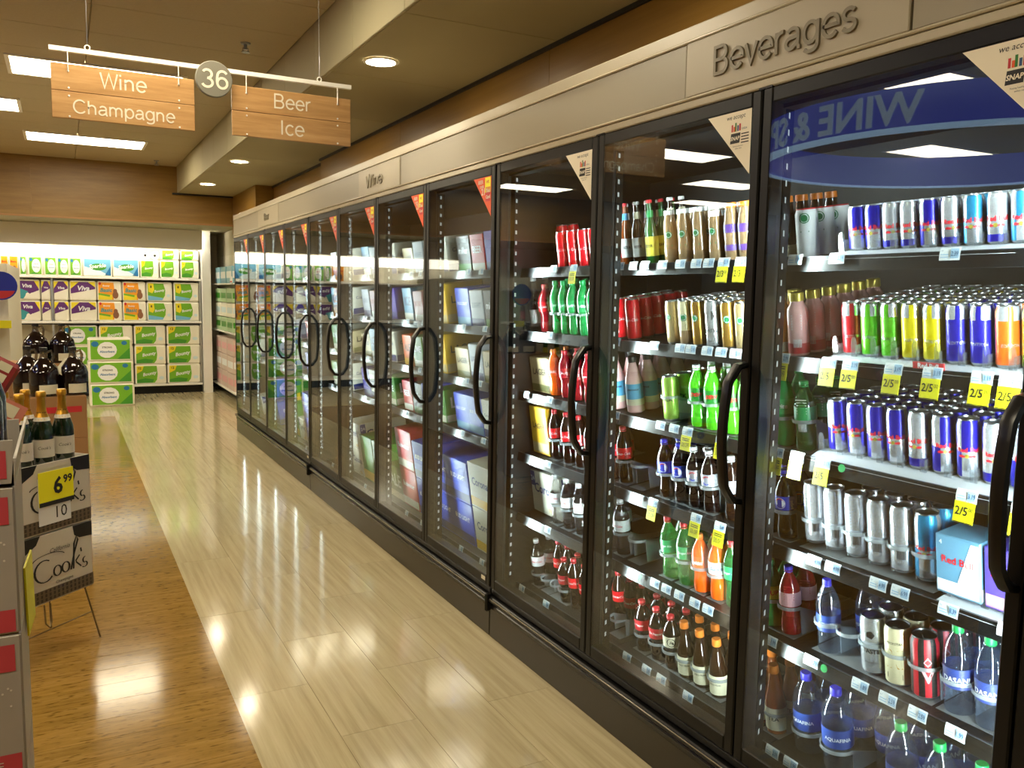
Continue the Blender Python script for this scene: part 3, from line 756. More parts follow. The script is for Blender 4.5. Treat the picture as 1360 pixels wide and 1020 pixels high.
soda('diet_cola_bottle', 'diet_clear', 'cap_white', 'label_white', (art_text('Diet Coke', .05, 0, sh=.2), ['ink_red']), .222)
soda('citrus_bottle', 'dew', 'cap_white', 'dew_label', (art_text('DEW', .04, 0, sh=.2, bold=.05), ['ink_red']), .214)
soda('lime_bottle', 'sprite', 'cap_green', 'sprite_label', (art_text('Sprite', .045, 0, sh=.15, bold=.02), ['label_white']), .228)
soda('lime_clear_bottle', 'lime_soda', 'cap_green', 'sprite_label', (code, ['label_white']), .205)
soda('lemon_lime_bottle', 'sprite', 'cap_green', 'label_yellow', (art_text('7UP', .035, 0, bold=.03), ['ink_red']), .212)
soda('ginger_bottle', 'lime_soda', 'cap_red', 'sprite_label', (art_text('Ginger Ale', .05, 0), ['label_white']), .224)
soda('orange_bottle', 'soda_orange', 'cap_blue', 'label_white', (art_text('Sunkist', .05, 0, sh=.2, bold=.03), ['ink_blue']), .212)
soda('orange_bottle_b', 'soda_orange', 'cap_orange', 'orange', (art_text('Sunkist', .05, 0, sh=.2, bold=.03), ['label_white']), .205)
soda('fruit_punch_bottle', 'soda_red', 'cap_blue', 'foam_pink', (code, ['label_red']), .214)
soda('cherry_bottle', 'soda_red', 'cap_red', 'label_red', (art_text('Cherry', .045, 0, sh=.2), ['label_white']), .205)
soda('pepper_bottle', 'cola', 'cap_red', 'label_red', (art_text('Dr Pepper', .05, 0, sh=.1), ['label_white']), .2, .034)
def ring(b): b.disc(0, 0, .016, 0, n=18); b.add([(.013 * cos(t * pi / 8), .013 * sin(t * pi / 8), .0004) for t in range(16)], [tuple(range(16))], 1)
soda('root_beer_bottle', 'cola', 'cap_red', 'label_cream', (lambda: (lambda b: (ring(b), b.text('A', 0, 0, w=.012, m=0))[0] or b)(MB()), ['ink', 'label_cream']), .2, .034)
TEA = [(.85, 0), (.98, .02), (1, .06), (1, .42), (.96, .48), (.72, .62), (.5, .76), (.4, .86), (.4, .9)]
bottle('tea_bottle', .033, .205, TEA, 'beer_dark', 'cap_orange', [(.07, .40, 'label_cream', 1.)], (art_text('GOLD PEAK', .045, 0), ['ink'], 1., .25), capr=.46, capz=.88)
bottle('peach_tea_bottle', .033, .222, TEA, 'tea', 'cap_orange', [(.07, .40, 'label_cream', 1.)], (art_text('TEA', .035, 0), ['ink'], 1., .25), capr=.46, capz=.88)
bottle('lemonade_bottle', .0335, .216, [(.85, 0), (1, .02), (1, .07), (.95, .15), (1, .25), (1, .56), (.92, .62), (.66, .75), (.45, .86), (.42, .9)], 'pink_juice', 'cap_black', [(.25, .52, 'label_teal', 1.), (.14, .25, 'label_cream', 1.)], (art_text('LEMONADE', .045, .0, bold=.03), ['ink'], 1., .42), capr=.48, capz=.89)
bottle('pink_drink_bottle', .031, .185, [(.88, 0), (1, .03), (1, .66), (.94, .75), (.66, .82), (.6, .86)], 'pink_juice', 'cap_gold', [(.04, .2, 'label_red', 1.)], (code, ['label_white'], 1., .42), capr=.66, capz=.86)
bottle('orange_drink_bottle', .031, .185, [(.88, 0), (1, .03), (1, .66), (.94, .75), (.66, .82), (.6, .86)], 'orange_juice', 'cap_gold', [(.04, .2, 'label_cream', 1.)], (code, ['ink'], 1., .42), capr=.66, capz=.86)
bottle('coffee_glass_bottle', .0265, .188, [(.85, 0), (1, .03), (1, .3), (.9, .42), (.86, .5), (.9, .6), (.86, .75), (.66, .88), (.66, .93)], 'coffee', 'cap_white', None, (art_siren(.024, 0), ['logo_green', 'label_white'], .98, .55), capr=.7, capz=.915)
bottle('coffee_glass_bottle_white', .0265, .188, [(.85, 0), (1, .03), (1, .3), (.9, .42), (.86, .5), (.9, .6), (.86, .75), (.66, .88), (.66, .93)], 'coffee', 'cap_white', [(.8, .9, 'label_white', .80)], (art_siren(.024, 0), ['logo_green', 'label_white'], .98, .55), capr=.7, capz=.915)
bottle('coffee_bottle_purple', .0265, .188, [(.85, 0), (1, .03), (1, .5), (.95, .65), (.8, .8), (.62, .9), (.62, .93)], 'coffee', 'cap_orange', [(.5, .64, 'label_purple', 1.), (.2, .3, 'label_purple', 1.)], None, capr=.7, capz=.915)
bottle('iced_coffee_bottle', .029, .186, [(.85, 0), (1, .03), (1, .55), (.92, .65), (.66, .8), (.56, .9), (.56, .92)], 'coffee_dark', 'cap_orange', [(.06, .24, 'label_cream', 1.)], (art_siren(.03, 0), ['logo_green', 'label_white'], 1., .4), capr=.62, capz=.9)
BEER = [(.9, 0), (1, .02), (1, .5), (.92, .58), (.55, .70), (.42, .80), (.38, .95), (.42, .96), (.42, .975)]
for nm, g, c, l1, l2 in (('beer_clear', 'beer_amber', 'cap_white', 'label_red', 'label_white'), ('beer_amber', 'beer_amber', 'cap_red', 'label_white', 'label_teal'), ('beer_dark', 'beer_dark', 'cap_white', 'label_white', 'label_cream'), ('beer_green', 'beer_green', 'cap_red', 'label_yellow', 'cap_green')):
    bottle(nm, .0245, .234, BEER, g, c, [(.14, .44, l1, 1.), (.72, .84, l2, .5)], (art_text('BEER', .03, 0), ['ink'], 1., .3), capr=.46, capz=.95)
WAT = [(.8, 0), (.95, .015), (1, .05), (.93, .09), (1, .13), (.93, .17), (1, .21), (.94, .26), (.98, .30), (.98, .55), (1, .58), (.98, .66), (.84, .76), (.58, .86), (.40, .90), (.38, .92)]
def water(name, h, r, cap, lab, txt, n=24):
    bottle(name, r, h, WAT, 'water', cap, [(.31, .54, lab, .985)], (art_text(txt, r * 1.75, 0, bold=.01), ['label_white'], .985, .42), n, .36, .905)
water('water_bottle', .216, .0335, 'cap_blue', 'aq_blue', 'AQUAFINA'); water('water_bottle_green', .228, .036, 'cap_green', 'das_blue', 'DASANI')
water('large_water_bottle', .245, .044, 'cap_blue', 'aq_blue', 'AQUAFINA'); water('large_water_bottle_green', .245, .041, 'cap_green', 'das_blue', 'DASANI')
soda('large_red_bottle', 'soda_red', 'cap_red', 'coke_red', (art_text('Coca-Cola', .06, 0, sh=.3), ['label_white']), .213, .04)
bottle('spirit_bottle', .03, .25, [(.9, 0), (1, .02), (1, .55), (.8, .65), (.45, .75), (.4, .92)], 'pet_clear', 'cap_white', [(.15, .4, 'label_white', 1.)], None, capr=.45, capz=.91)

def place(kind, loc, rot, label, cat, group):
    k = KIND[kind]
    if k[3] is None: k[3] = k[0]()
    nm = k[4] if len(k) > 4 else kind
    t = thing(nm, label, cat, loc, rot, group)
    for p, me in k[3]: link(me, p, t)
    return t
WORD = {'energy8_blue': 'small blue energy can', 'energy8_silver': 'small silver energy can', 'energy8_teal': 'small turquoise energy can', 'energy12_blue': 'blue silver energy can', 'energy12_silver': 'plain silver energy can',
        'energy16_silver': 'tall silver energy can', 'energy16_blue': 'tall turquoise energy can', 'coffee_can_white': 'white red-rimmed coffee can', 'cola_can': 'slim red cola can', 'cola_can_tall': 'tall red cola can',
        'energy_can_silver': 'silver can black lettering', 'energy_can_lime': 'tall lime green can', 'malt_can_silver': 'big silver black-printed can', 'energy_can_gold': 'gold cream star can', 'energy_can_red': 'red black energy can',
        'coffee_can_tan': 'tan coffee can', 'coffee_can_cream': 'cream coffee can', 'coffee_can_gold': 'gold coffee can', 'pepsi_bottle': 'blue-label cola bottle', 'diet_pepsi_bottle': 'silver-label cola bottle', 'cola_bottle': 'red-capped cola bottle',
        'diet_cola_bottle': 'white-capped diet cola bottle', 'citrus_bottle': 'bright green soda bottle', 'lime_bottle': 'dark green soda bottle', 'lime_clear_bottle': 'pale green soda bottle', 'lemon_lime_bottle': 'yellow-label green bottle',
        'ginger_bottle': 'red-capped green bottle', 'orange_bottle': 'blue-capped orange soda bottle', 'orange_bottle_b': 'orange soda bottle', 'fruit_punch_bottle': 'blue-capped red drink bottle', 'cherry_bottle': 'cherry soda bottle', 'pepper_bottle': 'red-label dark soda bottle',
        'root_beer_bottle': 'cream-label root beer bottle', 'tea_bottle': 'orange-capped dark tea bottle', 'peach_tea_bottle': 'orange-capped amber tea bottle', 'lemonade_bottle': 'pink lemonade bottle', 'pink_drink_bottle': 'gold-capped pink bottle', 'orange_drink_bottle': 'gold-capped orange juice bottle',
        'coffee_glass_bottle': 'waisted glass coffee bottle', 'coffee_glass_bottle_white': 'white-necked glass coffee bottle', 'coffee_bottle_purple': 'purple-label coffee bottle', 'iced_coffee_bottle': 'dark orange-capped coffee bottle', 'water_bottle': 'blue-capped water bottle', 'water_bottle_green': 'green-capped water bottle',
        'large_water_bottle': 'large blue-capped water bottle', 'large_water_bottle_green': 'large green-capped water bottle', 'large_red_bottle': 'stout dark red bottle', 'beer_clear': 'amber red-label beer bottle', 'beer_amber': 'amber white-label beer bottle', 'beer_dark': 'dark beer bottle', 'beer_green': 'green beer bottle', 'spirit_bottle': 'clear white-label bottle'}
for c in ('red', 'green', 'yellow', 'violet', 'orange', 'olive'): WORD['energy12_' + c] = c + ' slim energy can'
for k in KIND:
    if k.startswith('energy8'): n_ = 'small_energy_can'
    elif k.startswith('energy12'): n_ = 'slim_energy_can'
    elif k.startswith('energy16'): n_ = 'tall_energy_can'
    else: n_ = k.replace('pepsi', 'cola')
    KIND[k].append(n_)
ROWN = ['front', 'second', 'third', 'fourth', 'fifth', 'sixth', 'seventh']
def raised(cols, dz): return [c[:3] + (0, dz) for c in cols]
def shelf_row(door, l, cols):
    """cols: (kind, Y, rows[, first row]) ; left of the picture is larger Y"""
    cols = sorted(cols, key=lambda c: -c[1])
    for i, c in enumerate(cols):
        kind, y, rows = c[:3]; r0 = c[3] if len(c) > 3 else 0; dz = c[4] if len(c) > 4 else 0
        r, h = KIND[kind][1:3]; pitch = 2 * r + .003
        for q in range(r0, rows):
            x = XC + q * pitch + max(0, r - .027)
            lab = '%s, %s, %s row, %s shelf, %s door' % (WORD[kind], from_left(i, len(cols)), ROWN[q], LN[l], DN[door])
            cat = 'can' if 'can' in kind.split('_') or kind.startswith('energy') else 'bottle'
            rz = random.uniform(-.35, .35) + .5
            M = Matrix.Rotation(TILT, 4, 'Y') @ Matrix.Rotation(rz, 4, 'Z')
            place(kind, (x, y, shelf_z(l, x) + dz), M.to_euler(), lab, cat, 'drinks on the %s shelf of the %s door' % (LN[l], DN[door]))

shelf_row(-1, 0, [('iced_coffee_bottle', 1.848, 4), ('coffee_can_white', 1.778, 3)] + raised([(k, y, 3) for k, y in zip(['energy8_blue', 'energy8_blue', 'energy8_silver', 'energy8_silver', 'energy8_blue', 'energy8_silver', 'energy8_teal', 'energy8_silver', 'energy8_teal'], [1.601, 1.546, 1.493, 1.440, 1.384, 1.326, 1.268, 1.210, 1.154])], .019))
shelf_row(-1, 1, [('orange_drink_bottle', 1.862, 2), ('pink_drink_bottle', 1.792, 6)] + raised([('energy12_' + k, y, 7) for k, y in zip(['red', 'green', 'green', 'yellow', 'yellow', 'violet', 'violet', 'orange', 'olive'], [1.597, 1.535, 1.473, 1.411, 1.350, 1.288, 1.226, 1.165, 1.103])], .016))
shelf_row(-1, 2, [('lime_clear_bottle', 1.745, 3), ('lime_bottle', 1.825, 2)] + raised([(k, y, 5) for k, y in zip(['energy12_blue'] * 4 + ['energy12_silver', 'energy12_blue', 'energy12_blue', 'energy12_silver', 'energy12_blue'], [1.626, 1.560, 1.496, 1.434, 1.370, 1.304, 1.238, 1.173, 1.108])], .018))
shelf_row(-1, 3, [('pepsi_bottle', 1.80, 2), ('pepsi_bottle', 1.872, 2)] + raised([('energy16_silver', 1.690, 1), ('energy16_silver', 1.617, 1), ('energy16_silver', 1.544, 2), ('energy16_silver', 1.471, 3), ('energy16_silver', 1.400, 3), ('energy16_blue', 1.328, 2)], .018))
shelf_row(-1, 4, [('lemon_lime_bottle', 1.838, 2), ('fruit_punch_bottle', 1.765, 2), ('water_bottle', 1.622, 1), ('water_bottle', 1.545, 3, 1), ('malt_can_silver', 1.469, 4), ('energy_can_gold', 1.393, 4), ('energy_can_red', 1.315, 3), ('water_bottle_green', 1.224, 3), ('water_bottle_green', 1.142, 3)])
shelf_row(-1, 5, [('peach_tea_bottle', 1.88, 2), ('peach_tea_bottle', 1.804, 3), ('large_water_bottle', 1.683, 3), ('large_water_bottle', 1.575, 3), ('large_water_bottle', 1.468, 3, 1), ('large_water_bottle_green', 1.361, 3), ('large_water_bottle_green', 1.250, 3), ('large_water_bottle_green', 1.14, 2)])
shelf_row(0, 0, [('beer_clear', 2.719, 2), ('beer_amber', 2.653, 3), ('beer_dark', 2.58, 3), ('beer_green', 2.502, 3), ('beer_dark', 2.448, 3, 1), ('coffee_glass_bottle', 2.392, 3), ('coffee_glass_bottle', 2.315, 3), ('coffee_glass_bottle', 2.238, 3), ('coffee_glass_bottle_white', 2.158, 3), ('coffee_bottle_purple', 2.082, 3), ('coffee_bottle_purple', 2.018, 2)])
shelf_row(0, 1, [('cola_can', 2.693, 5), ('cola_can', 2.602, 5), ('coffee_can_tan', 2.366, 5), ('coffee_can_cream', 2.296, 5), ('coffee_can_gold', 2.227, 5), ('energy_can_silver', 2.155, 5), ('coffee_can_gold', 2.081, 5), ('coffee_can_tan', 2.018, 5)])
shelf_row(0, 2, [('lemonade_bottle', 2.70, 4), ('lemonade_bottle', 2.587, 5), ('energy_can_lime', 2.364, 3), ('citrus_bottle', 2.216, 3), ('citrus_bottle', 2.140, 3), ('citrus_bottle', 2.048, 3), ('citrus_bottle', 1.978, 2)])
shelf_row(0, 3, [('cola_bottle', 2.71, 2), ('cola_bottle', 2.627, 1), ('cola_bottle', 2.53, 4, 2), ('pepsi_bottle', 2.374, 3), ('pepsi_bottle', 2.29, 3), ('diet_pepsi_bottle', 2.213, 3), ('diet_pepsi_bottle', 2.136, 3), ('diet_pepsi_bottle', 2.03, 2)])
shelf_row(0, 4, [('diet_cola_bottle', 2.71, 2), ('diet_cola_bottle', 2.63, 1), ('ginger_bottle', 2.338, 2), ('ginger_bottle', 2.248, 2), ('orange_bottle_b', 2.167, 2), ('orange_bottle', 2.083, 2), ('ginger_bottle', 2.008, 2)])
shelf_row(0, 5, [('cola_bottle', 2.72, 3, 1), ('cola_bottle', 2.64, 4, 1), ('cola_bottle', 2.56, 3, 1), ('pepper_bottle', 2.478, 2), ('pepper_bottle', 2.39, 3), ('root_beer_bottle', 2.306, 3), ('tea_bottle', 2.23, 2), ('tea_bottle', 2.148, 2), ('tea_bottle', 2.063, 3)])
shelf_row(1, 0, [('cola_can_tall', 3.39, 3, 2), ('cola_can_tall', 3.31, 4, 2), ('cola_can', 3.122, 3), ('cola_can', 3.035, 3), ('cola_can', 2.95, 3), ('cola_can', 2.87, 3)])
shelf_row(1, 1, [('spirit_bottle', 3.345, 2), ('large_red_bottle', 3.262, 2), ('lime_bottle', 3.156, 2), ('lime_bottle', 3.088, 2), ('lime_bottle', 3.018, 2), ('lime_bottle', 2.937, 2), ('lime_bottle', 2.865, 2)])
shelf_row(1, 2, [('orange_bottle_b', 3.165, 2), ('cherry_bottle', 3.073, 2), ('cherry_bottle', 2.975, 2), ('cherry_bottle', 2.89, 2)])
shelf_row(1, 3, [('cola_bottle', 3.142, 2), ('cola_bottle', 3.044, 2), ('cola_bottle', 2.947, 2), ('cola_bottle', 2.86, 2)])
shelf_row(1, 4, [('diet_cola_bottle', 3.125, 2), ('diet_cola_bottle', 3.03, 2), ('diet_cola_bottle', 2.93, 2), ('diet_cola_bottle', 2.85, 2)])
shelf_row(1, 5, [('diet_cola_bottle', 3.279, 2), ('cola_bottle', 3.19, 3, 1), ('cola_bottle', 3.11, 3, 1), ('pepper_bottle', 3.04, 2), ('cola_bottle', 2.955, 2), ('cola_bottle', 2.87, 2)])

# cartons -------------------------------------------------------------
CART = {}
for nm, c in (('k_white', 'c9c4b4'), ('k_blue', '2a48b8'), ('k_navy', '1b2a6a'), ('k_red', 'b02028'), ('k_green', '3f7a2c'), ('k_yellow', 'd6a81e'), ('k_purple', '4b3a9a'), ('k_black', '23201e'), ('k_teal', '5a8aa8'), ('k_silver', '9a9ea8'), ('k_olive', '6a6a38'), ('k_orange', 'c85a20'), ('k_pink', 'c08a90'), ('k_beige', 'b8a67e')):
    mat(nm, c, .45)
def carton(kind, d, w, h, col, band, txt, tcol, extra=None):
    """carton facing the aisle: d deep (X), w wide (Y), h high"""
    def build():
        b = MB().rbox((0, -w / 2, 0), (d, w / 2, h), .003)
        p = MB()
        F = TX(-.0006, 0, 0); S = TY(0, -w / 2 - .0006, 0)
        for M, L, cx in ((F, w, 0), (S, d, d / 2)):
            p.poly([(cx - L / 2 + .004, h * .04), (cx + L / 2 - .004, h * .04), (cx + L / 2 - .004, h * .24), (cx - L / 2 + .004, h * .24)], 0, M)
            M2 = M.copy(); M2.translation += (Vector((-.0005, 0, 0)) if M is F else Vector((0, -.0005, 0)))
            if txt: p.text(txt, cx, h * .6, w=L * .7, m=1, M=M2, bold=.02)
            if extra: extra(p, cx, L, h, M2)
        return [('box', b.mesh('box', col)), ('print', p.mesh('print', [band, tcol, 'k_yellow', 'label_white', 'k_navy'], False))]
    KIND[kind] = [build, w / 2, h, None, 'beverage_carton']
def crown24(p, cx, L, h, M):
    p.poly([(cx - L / 2 + .01, h * .62), (cx - L / 2 + .05, h * .62), (cx - L / 2 + .05, h * .97), (cx - L / 2 + .01, h * .97)], 4, M)
    M2 = M.copy(); M2.translation *= 1.0
    p.text('24', cx - L / 2 + .03, h * .8, w=.03, m=3, M=Matrix.Translation((-.0006 if M[0][2] else 0, 0 if M[0][2] else -.0006, 0)) @ M)
    for q in range(5): p.poly([(cx + .02 + .012 * q, h * .10), (cx + .026 + .012 * q, h * .10), (cx + .026 + .012 * q, h * .2), (cx + .02 + .012 * q, h * .2)], 2, M)
carton('case_white_24', .36, .27, .2, 'k_white', 'k_white', 'Corona', 'k_navy', crown24)
carton('case_white_yellow', .34, .26, .24, 'k_white', 'k_yellow', 'Corona', 'k_navy')
carton('case_blue', .34, .26, .23, 'k_blue', 'k_navy', 'BUD LIGHT', 'label_white'); carton('case_red', .34, .27, .25, 'k_red', 'k_white', 'Budweiser', 'label_white')
carton('case_green', .34, .26, .33, 'k_green', 'k_yellow', '', 'label_white'); carton('case_brown', .34, .28, .22, 'k_olive', 'k_beige', 'ALE', 'k_white')
carton('pack_blue', .24, .17, .2, 'k_blue', 'k_teal', 'BUD LIGHT', 'label_white'); carton('pack_white', .24, .16, .2, 'k_white', 'k_navy', 'Corona Light', 'k_navy')
carton('pack_red', .24, .15, .19, 'k_red', 'k_white', 'BEER', 'label_white'); carton('pack_yellow', .24, .15, .22, 'k_yellow', 'k_beige', 'LAGER', 'k_black')
carton('pack_purple', .24, .16, .2, 'k_purple', 'k_navy', '', 'label_white'); carton('pack_black', .24, .16, .19, 'k_black', 'k_green', 'miller', 'label_white')
carton('pack_teal', .24, .15, .2, 'k_teal', 'k_white', 'ICE', 'k_navy'); carton('pack_green', .24, .15, .19, 'k_green', 'k_white', 'LIME', 'label_white'); carton('pack_silver', .24, .15, .19, 'k_silver', 'k_navy', 'LIGHT', 'k_navy')
carton('pack_orange', .24, .15, .19, 'k_orange', 'k_yellow', 'ALE', 'k_black'); carton('pack_beige', .24, .17, .16, 'k_beige', 'k_olive', 'LAGER', 'k_black'); carton('pack_pink', .24, .14, .18, 'k_pink', 'k_white', 'ROSE', 'k_red')
def rb4(p, cx, L, h, M):
    p.poly([(cx, h * .25), (cx + L / 2 - .004, h * .25), (cx + L / 2 - .004, h * .95), (cx + L * .3, h * .95)], 3, M)
    p.text('4', cx - L / 2 + .015, h * .88, w=.008, m=3, M=M)
carton('energy_four_pack', .11, .115, .15, 'k_teal', 'label_white', 'Red Bull', 'ink_red', rb4); carton('energy_four_pack_purple', .11, .115, .15, 'k_purple', 'k_pink', 'Red Bull', 'ink_red', rb4)
CW = dict(case_white_24='white twenty-four bottle case', case_white_yellow='white yellow-striped case', case_blue='large blue beer case', case_red='large red beer case', case_green='large green beer case', case_brown='olive ale case',
          pack_blue='blue beer pack', pack_white='white navy-banded pack', pack_red='red white beer pack', pack_yellow='yellow lager pack', pack_purple='purple pack', pack_black='black green-banded pack', pack_teal='pale blue pack', pack_green='green lime pack',
          pack_silver='silver pack', pack_orange='orange ale pack', pack_beige='beige lager pack', pack_pink='pink pack')
def pack(kind, door, l, x, y, z, where, tilt=True):
    M = Matrix.Rotation(TILT if tilt else 0, 4, 'Y')
    place(kind, (x, y, z), M.to_euler(), '%s, %s, %s shelf, %s door' % (CW[kind], where, LN[l], DN[door]), 'carton', 'cartons behind the %s door' % DN[door])
place('energy_four_pack', (1.875, 1.215, LV[3] + .012), (0, TILT, 0), 'pale blue silver four-pack carton on the fourth shelf of nearest door', 'carton', None)
place('energy_four_pack_purple', (1.875, 1.092, LV[3] + .012), (0, TILT, 0), 'purple four-pack carton behind the handle of the nearest door', 'carton', None)
pack('case_white_24', 1, 4, 1.93, 3.235, LV[4] + .003, 'leftmost'); pack('case_white_24', 1, 5, 2.10, 3.235, .275, 'leftmost behind bottles')
pack('pack_yellow', 1, 3, 1.90, 3.25, LV[3], 'leftmost'); pack('pack_beige', 1, 2, 1.90, 3.26, LV[2], 'leftmost')
FAR = {2: [['pack_black', 'pack_red', 'pack_purple', 'pack_purple'], ['pack_blue', 'pack_silver', 'pack_black', 'pack_silver'], ['pack_beige', 'pack_silver', 'pack_beige', 'pack_white'], ['pack_blue', 'pack_blue', 'pack_white', 'pack_white']],
       3: [['pack_beige', 'pack_silver', 'pack_silver', 'pack_white'], ['pack_teal', 'pack_pink', 'pack_pink', 'pack_yellow'], ['pack_orange', 'pack_green', 'pack_silver', 'pack_yellow'], ['pack_red', 'pack_black', 'pack_blue', 'pack_green']],
       4: [['pack_teal', 'pack_silver', 'pack_white', 'pack_white'], ['pack_silver', 'pack_pink', 'pack_white', 'pack_purple'], ['pack_beige', 'pack_teal', 'pack_silver', 'pack_white'], ['pack_purple', 'pack_white', 'pack_silver', 'pack_green']],
       5: [['pack_silver', 'pack_silver', 'pack_white'], ['pack_teal', 'pack_teal', 'pack_white'], ['pack_green', 'pack_white', 'pack_beige'], ['pack_green', 'pack_teal', 'pack_white']],
       6: [['pack_silver', 'pack_white'], ['pack_silver', 'pack_black', 'pack_white'], ['pack_red', 'pack_white', 'pack_white'], ['pack_purple', 'pack_white', 'pack_white']],
       7: [['pack_white', 'pack_teal'], ['pack_white', 'pack_white'], ['pack_white', 'pack_silver'], ['pack_green', 'pack_white']],
       8: [['pack_teal', 'pack_white'], ['pack_white', 'pack_silver'], ['pack_green', 'pack_white'], ['pack_green', 'pack_teal']],
       9: [['pack_white'], ['pack_white', 'pack_teal'], ['pack_green'], ['pack_green', 'pack_white']]}
for dno, rows in FAR.items():
    ya, yb = YK(dno) + .07, YK(dno + 1) - .06
    for l, row in enumerate(rows):
        n = len(row)
        for i, k in enumerate(row):     # first = leftmost = far side
            y = yb - (yb - ya) * (i + .5) / max(n, 4 if n > 2 else 3) - (.06 if n < 4 else 0)
            pack(k, dno, l, 1.875, y, LV[l] - .006, from_left(i, n))
LOW = {2: [('case_blue', 0, 2), ('case_white_yellow', 1, 2), ('case_white_24', 2, 1)], 3: [('case_red', 0, 2), ('case_blue', 1, 2), ('case_blue', 2, 2)], 4: [('case_green', 1, 1), ('case_brown', 2, 1), ('case_green', 0, 1)],
       5: [('case_white_24', 2, 2)], 6: [('case_blue', 0, 2), ('case_blue', 1, 1), ('case_white_24', 2, 1)], 7: [('case_green', 1, 2), ('case_white_24', 2, 1)], 8: [('case_blue', 1, 2)], 9: [('case_white_24', 1, 1)]}
for dno, cs in LOW.items():
    ya, yb = YK(dno) + .12, YK(dno + 1) - .13
    for k, i, n in cs:
        for q in range(n):
            h = KIND[k][2]
            x = 1.90
            pack(k, dno, 5, x - sin(.146) * h * q * 1.01, yb - (yb - ya) * i / 2, LV[5] - .003 + h * 1.01 * q * cos(.146), ('%s %s' % (['left', 'middle', 'right'][i], 'upper case' if q else 'lower case')))
# loose bottles in the beer bays
for dno, l, kinds in ((2, 0, ['beer_dark'] * 2), (3, 0, []), (2, 1, []), (4, 4, [])):
    pass
# ------------------------------------------------------------------ racks, glides, price tags
def glide(y, l, r, door, i, n, empty=False, hz=.09):
    t = thing('bottle_glide', 'milky plastic %sglide, %s, %s shelf, %s door' % ('empty ' if empty else '', from_left(i, n), LN[l], DN[door]), 'shelf glide', (XC + max(0, r - .027), y, LV[l]), (0, TILT, 0), 'plastic bottle glides')
    R = r + .004
    MB().lathe([(R, hz - .006), (R + .003, hz - .006), (R + .003, hz + .004), (R, hz + .004), (R, hz - .006)], 12, a0=pi / 2, a1=3 * pi / 2).obj('front_ring', 'glide', t)
    for s in (-1, 1):
        MB().add([(0, s * R, hz + .004), (0, s * R, .004), (.3, s * R, .004), (.1, s * R, hz * .45), (0, s * (R + .002), hz + .004), (0, s * (R + .002), .004), (.3, s * (R + .002), .004), (.1, s * (R + .002), hz * .45)],
                 [(0, 1, 2, 3), (7, 6, 5, 4), (0, 4, 5, 1), (1, 5, 6, 2), (2, 6, 7, 3), (3, 7, 4, 0)]).obj('side_wall', 'glide', t)
    MB().box((-R * .9, -R, -.0015), (.3, R, -.0003)).obj('tray', 'glide', t)
def glides(door, l, ys, hz=.09):
    ys = sorted(ys, key=lambda a: -a[0])
    for i, (y, r, e) in enumerate(ys): glide(y, l, r, door, i, len(ys), e, hz)
glides(-1, 2, [(1.745, .0325, 0), (1.825, .0325, 0)]); glides(-1, 3, [(1.80, .0325, 0), (1.872, .0325, 0)] + [(y, .032, 0) for y in (1.690, 1.617, 1.544, 1.471, 1.400, 1.328)])
glides(-1, 4, [(y, r, e) for y, r, e in ((1.838, .0325, 0), (1.765, .0325, 0), (1.622, .0345, 0), (1.545, .0335, 1), (1.469, .0355, 0), (1.393, .0355, 0), (1.315, .0355, 0), (1.224, .037, 0), (1.142, .037, 0))])
glides(-1, 5, [(1.804, .034, 0), (1.683, .045, 0), (1.575, .045, 0), (1.361, .042, 0), (1.250, .042, 0)], .07)
glides(0, 2, [(2.364, .032, 0), (2.216, .0325, 0), (2.140, .0325, 0), (2.048, .0325, 0)]); glides(0, 3, [(2.627, .0325, 0), (2.53, .036, 1), (2.374, .0325, 0), (2.29, .0325, 0), (2.213, .0325, 0), (2.136, .0325, 0)])
glides(0, 4, [(2.63, .0325, 0), (2.53, .036, 1), (2.338, .0325, 0), (2.248, .0325, 0), (2.167, .0325, 0), (2.083, .0325, 0)]); glides(0, 5, [(2.64, .0325, 1), (2.478, .035, 0), (2.39, .035, 0), (2.306, .035, 0), (2.23, .034, 0), (2.148, .034, 0), (2.063, .034, 0)], .07)
glides(1, 1, [(y, .0325, 0) for y in (3.156, 3.088, 3.018, 2.937)]); glides(1, 3, [(3.142, .0325, 0), (3.044, .0325, 0), (2.947, .0325, 0)]); glides(1, 4, [(3.125, .0325, 0), (3.03, .0325, 0), (2.93, .0325, 1)]); glides(1, 5, [(3.19, .0325, 1), (3.279, .0325, 0), (3.11, .0325, 1), (3.04, .035, 0)], .06)

def can_rack(l, ys, r, lift, door=-1):
    ys = sorted(ys, reverse=True)
    t = thing('can_rack', 'grey-edged clear plastic can rack, %s shelf, nearest door' % LN[l], 'can rack', (XC, 0, LV[l]), (0, TILT, 0), 'clear racks of energy drinks')
    ya, yb = ys[-1] - r - .012, ys[0] + r + .012
    MB().add([(-.085, ya, .004), (-.04, ya, lift - .001), (.5, ya, lift - .001), (.5, ya, 0.0), (-.085, ya, 0.0), (-.085, yb, .004), (-.04, yb, lift - .001), (.5, yb, lift - .001), (.5, yb, 0.0), (-.085, yb, 0.0)],
             [(0, 1, 6, 5), (1, 2, 7, 6), (2, 3, 8, 7), (3, 4, 9, 8), (4, 0, 5, 9), (4, 3, 2, 1, 0), (5, 6, 7, 8, 9)]).obj('ledge', 'rack_grey', t)
    edges = [yb - .008] + [(a + b) / 2 for a, b in zip(ys, ys[1:])] + [ya + .008]
    arch = [(-.009, 0), (.009, 0), (.008, .04), (.005, .05), (0, .053), (-.005, .05), (-.008, .04)]
    for e in edges:
        MB().poly(arch, 0, TX(-r - .004, e, lift), .003).obj('front_stop', 'rack_clear', t)
        MB().box((-r, e - .0008, lift), (.42, e + .0008, lift + .03)).obj('divider', 'rack_clear', t)
    return t
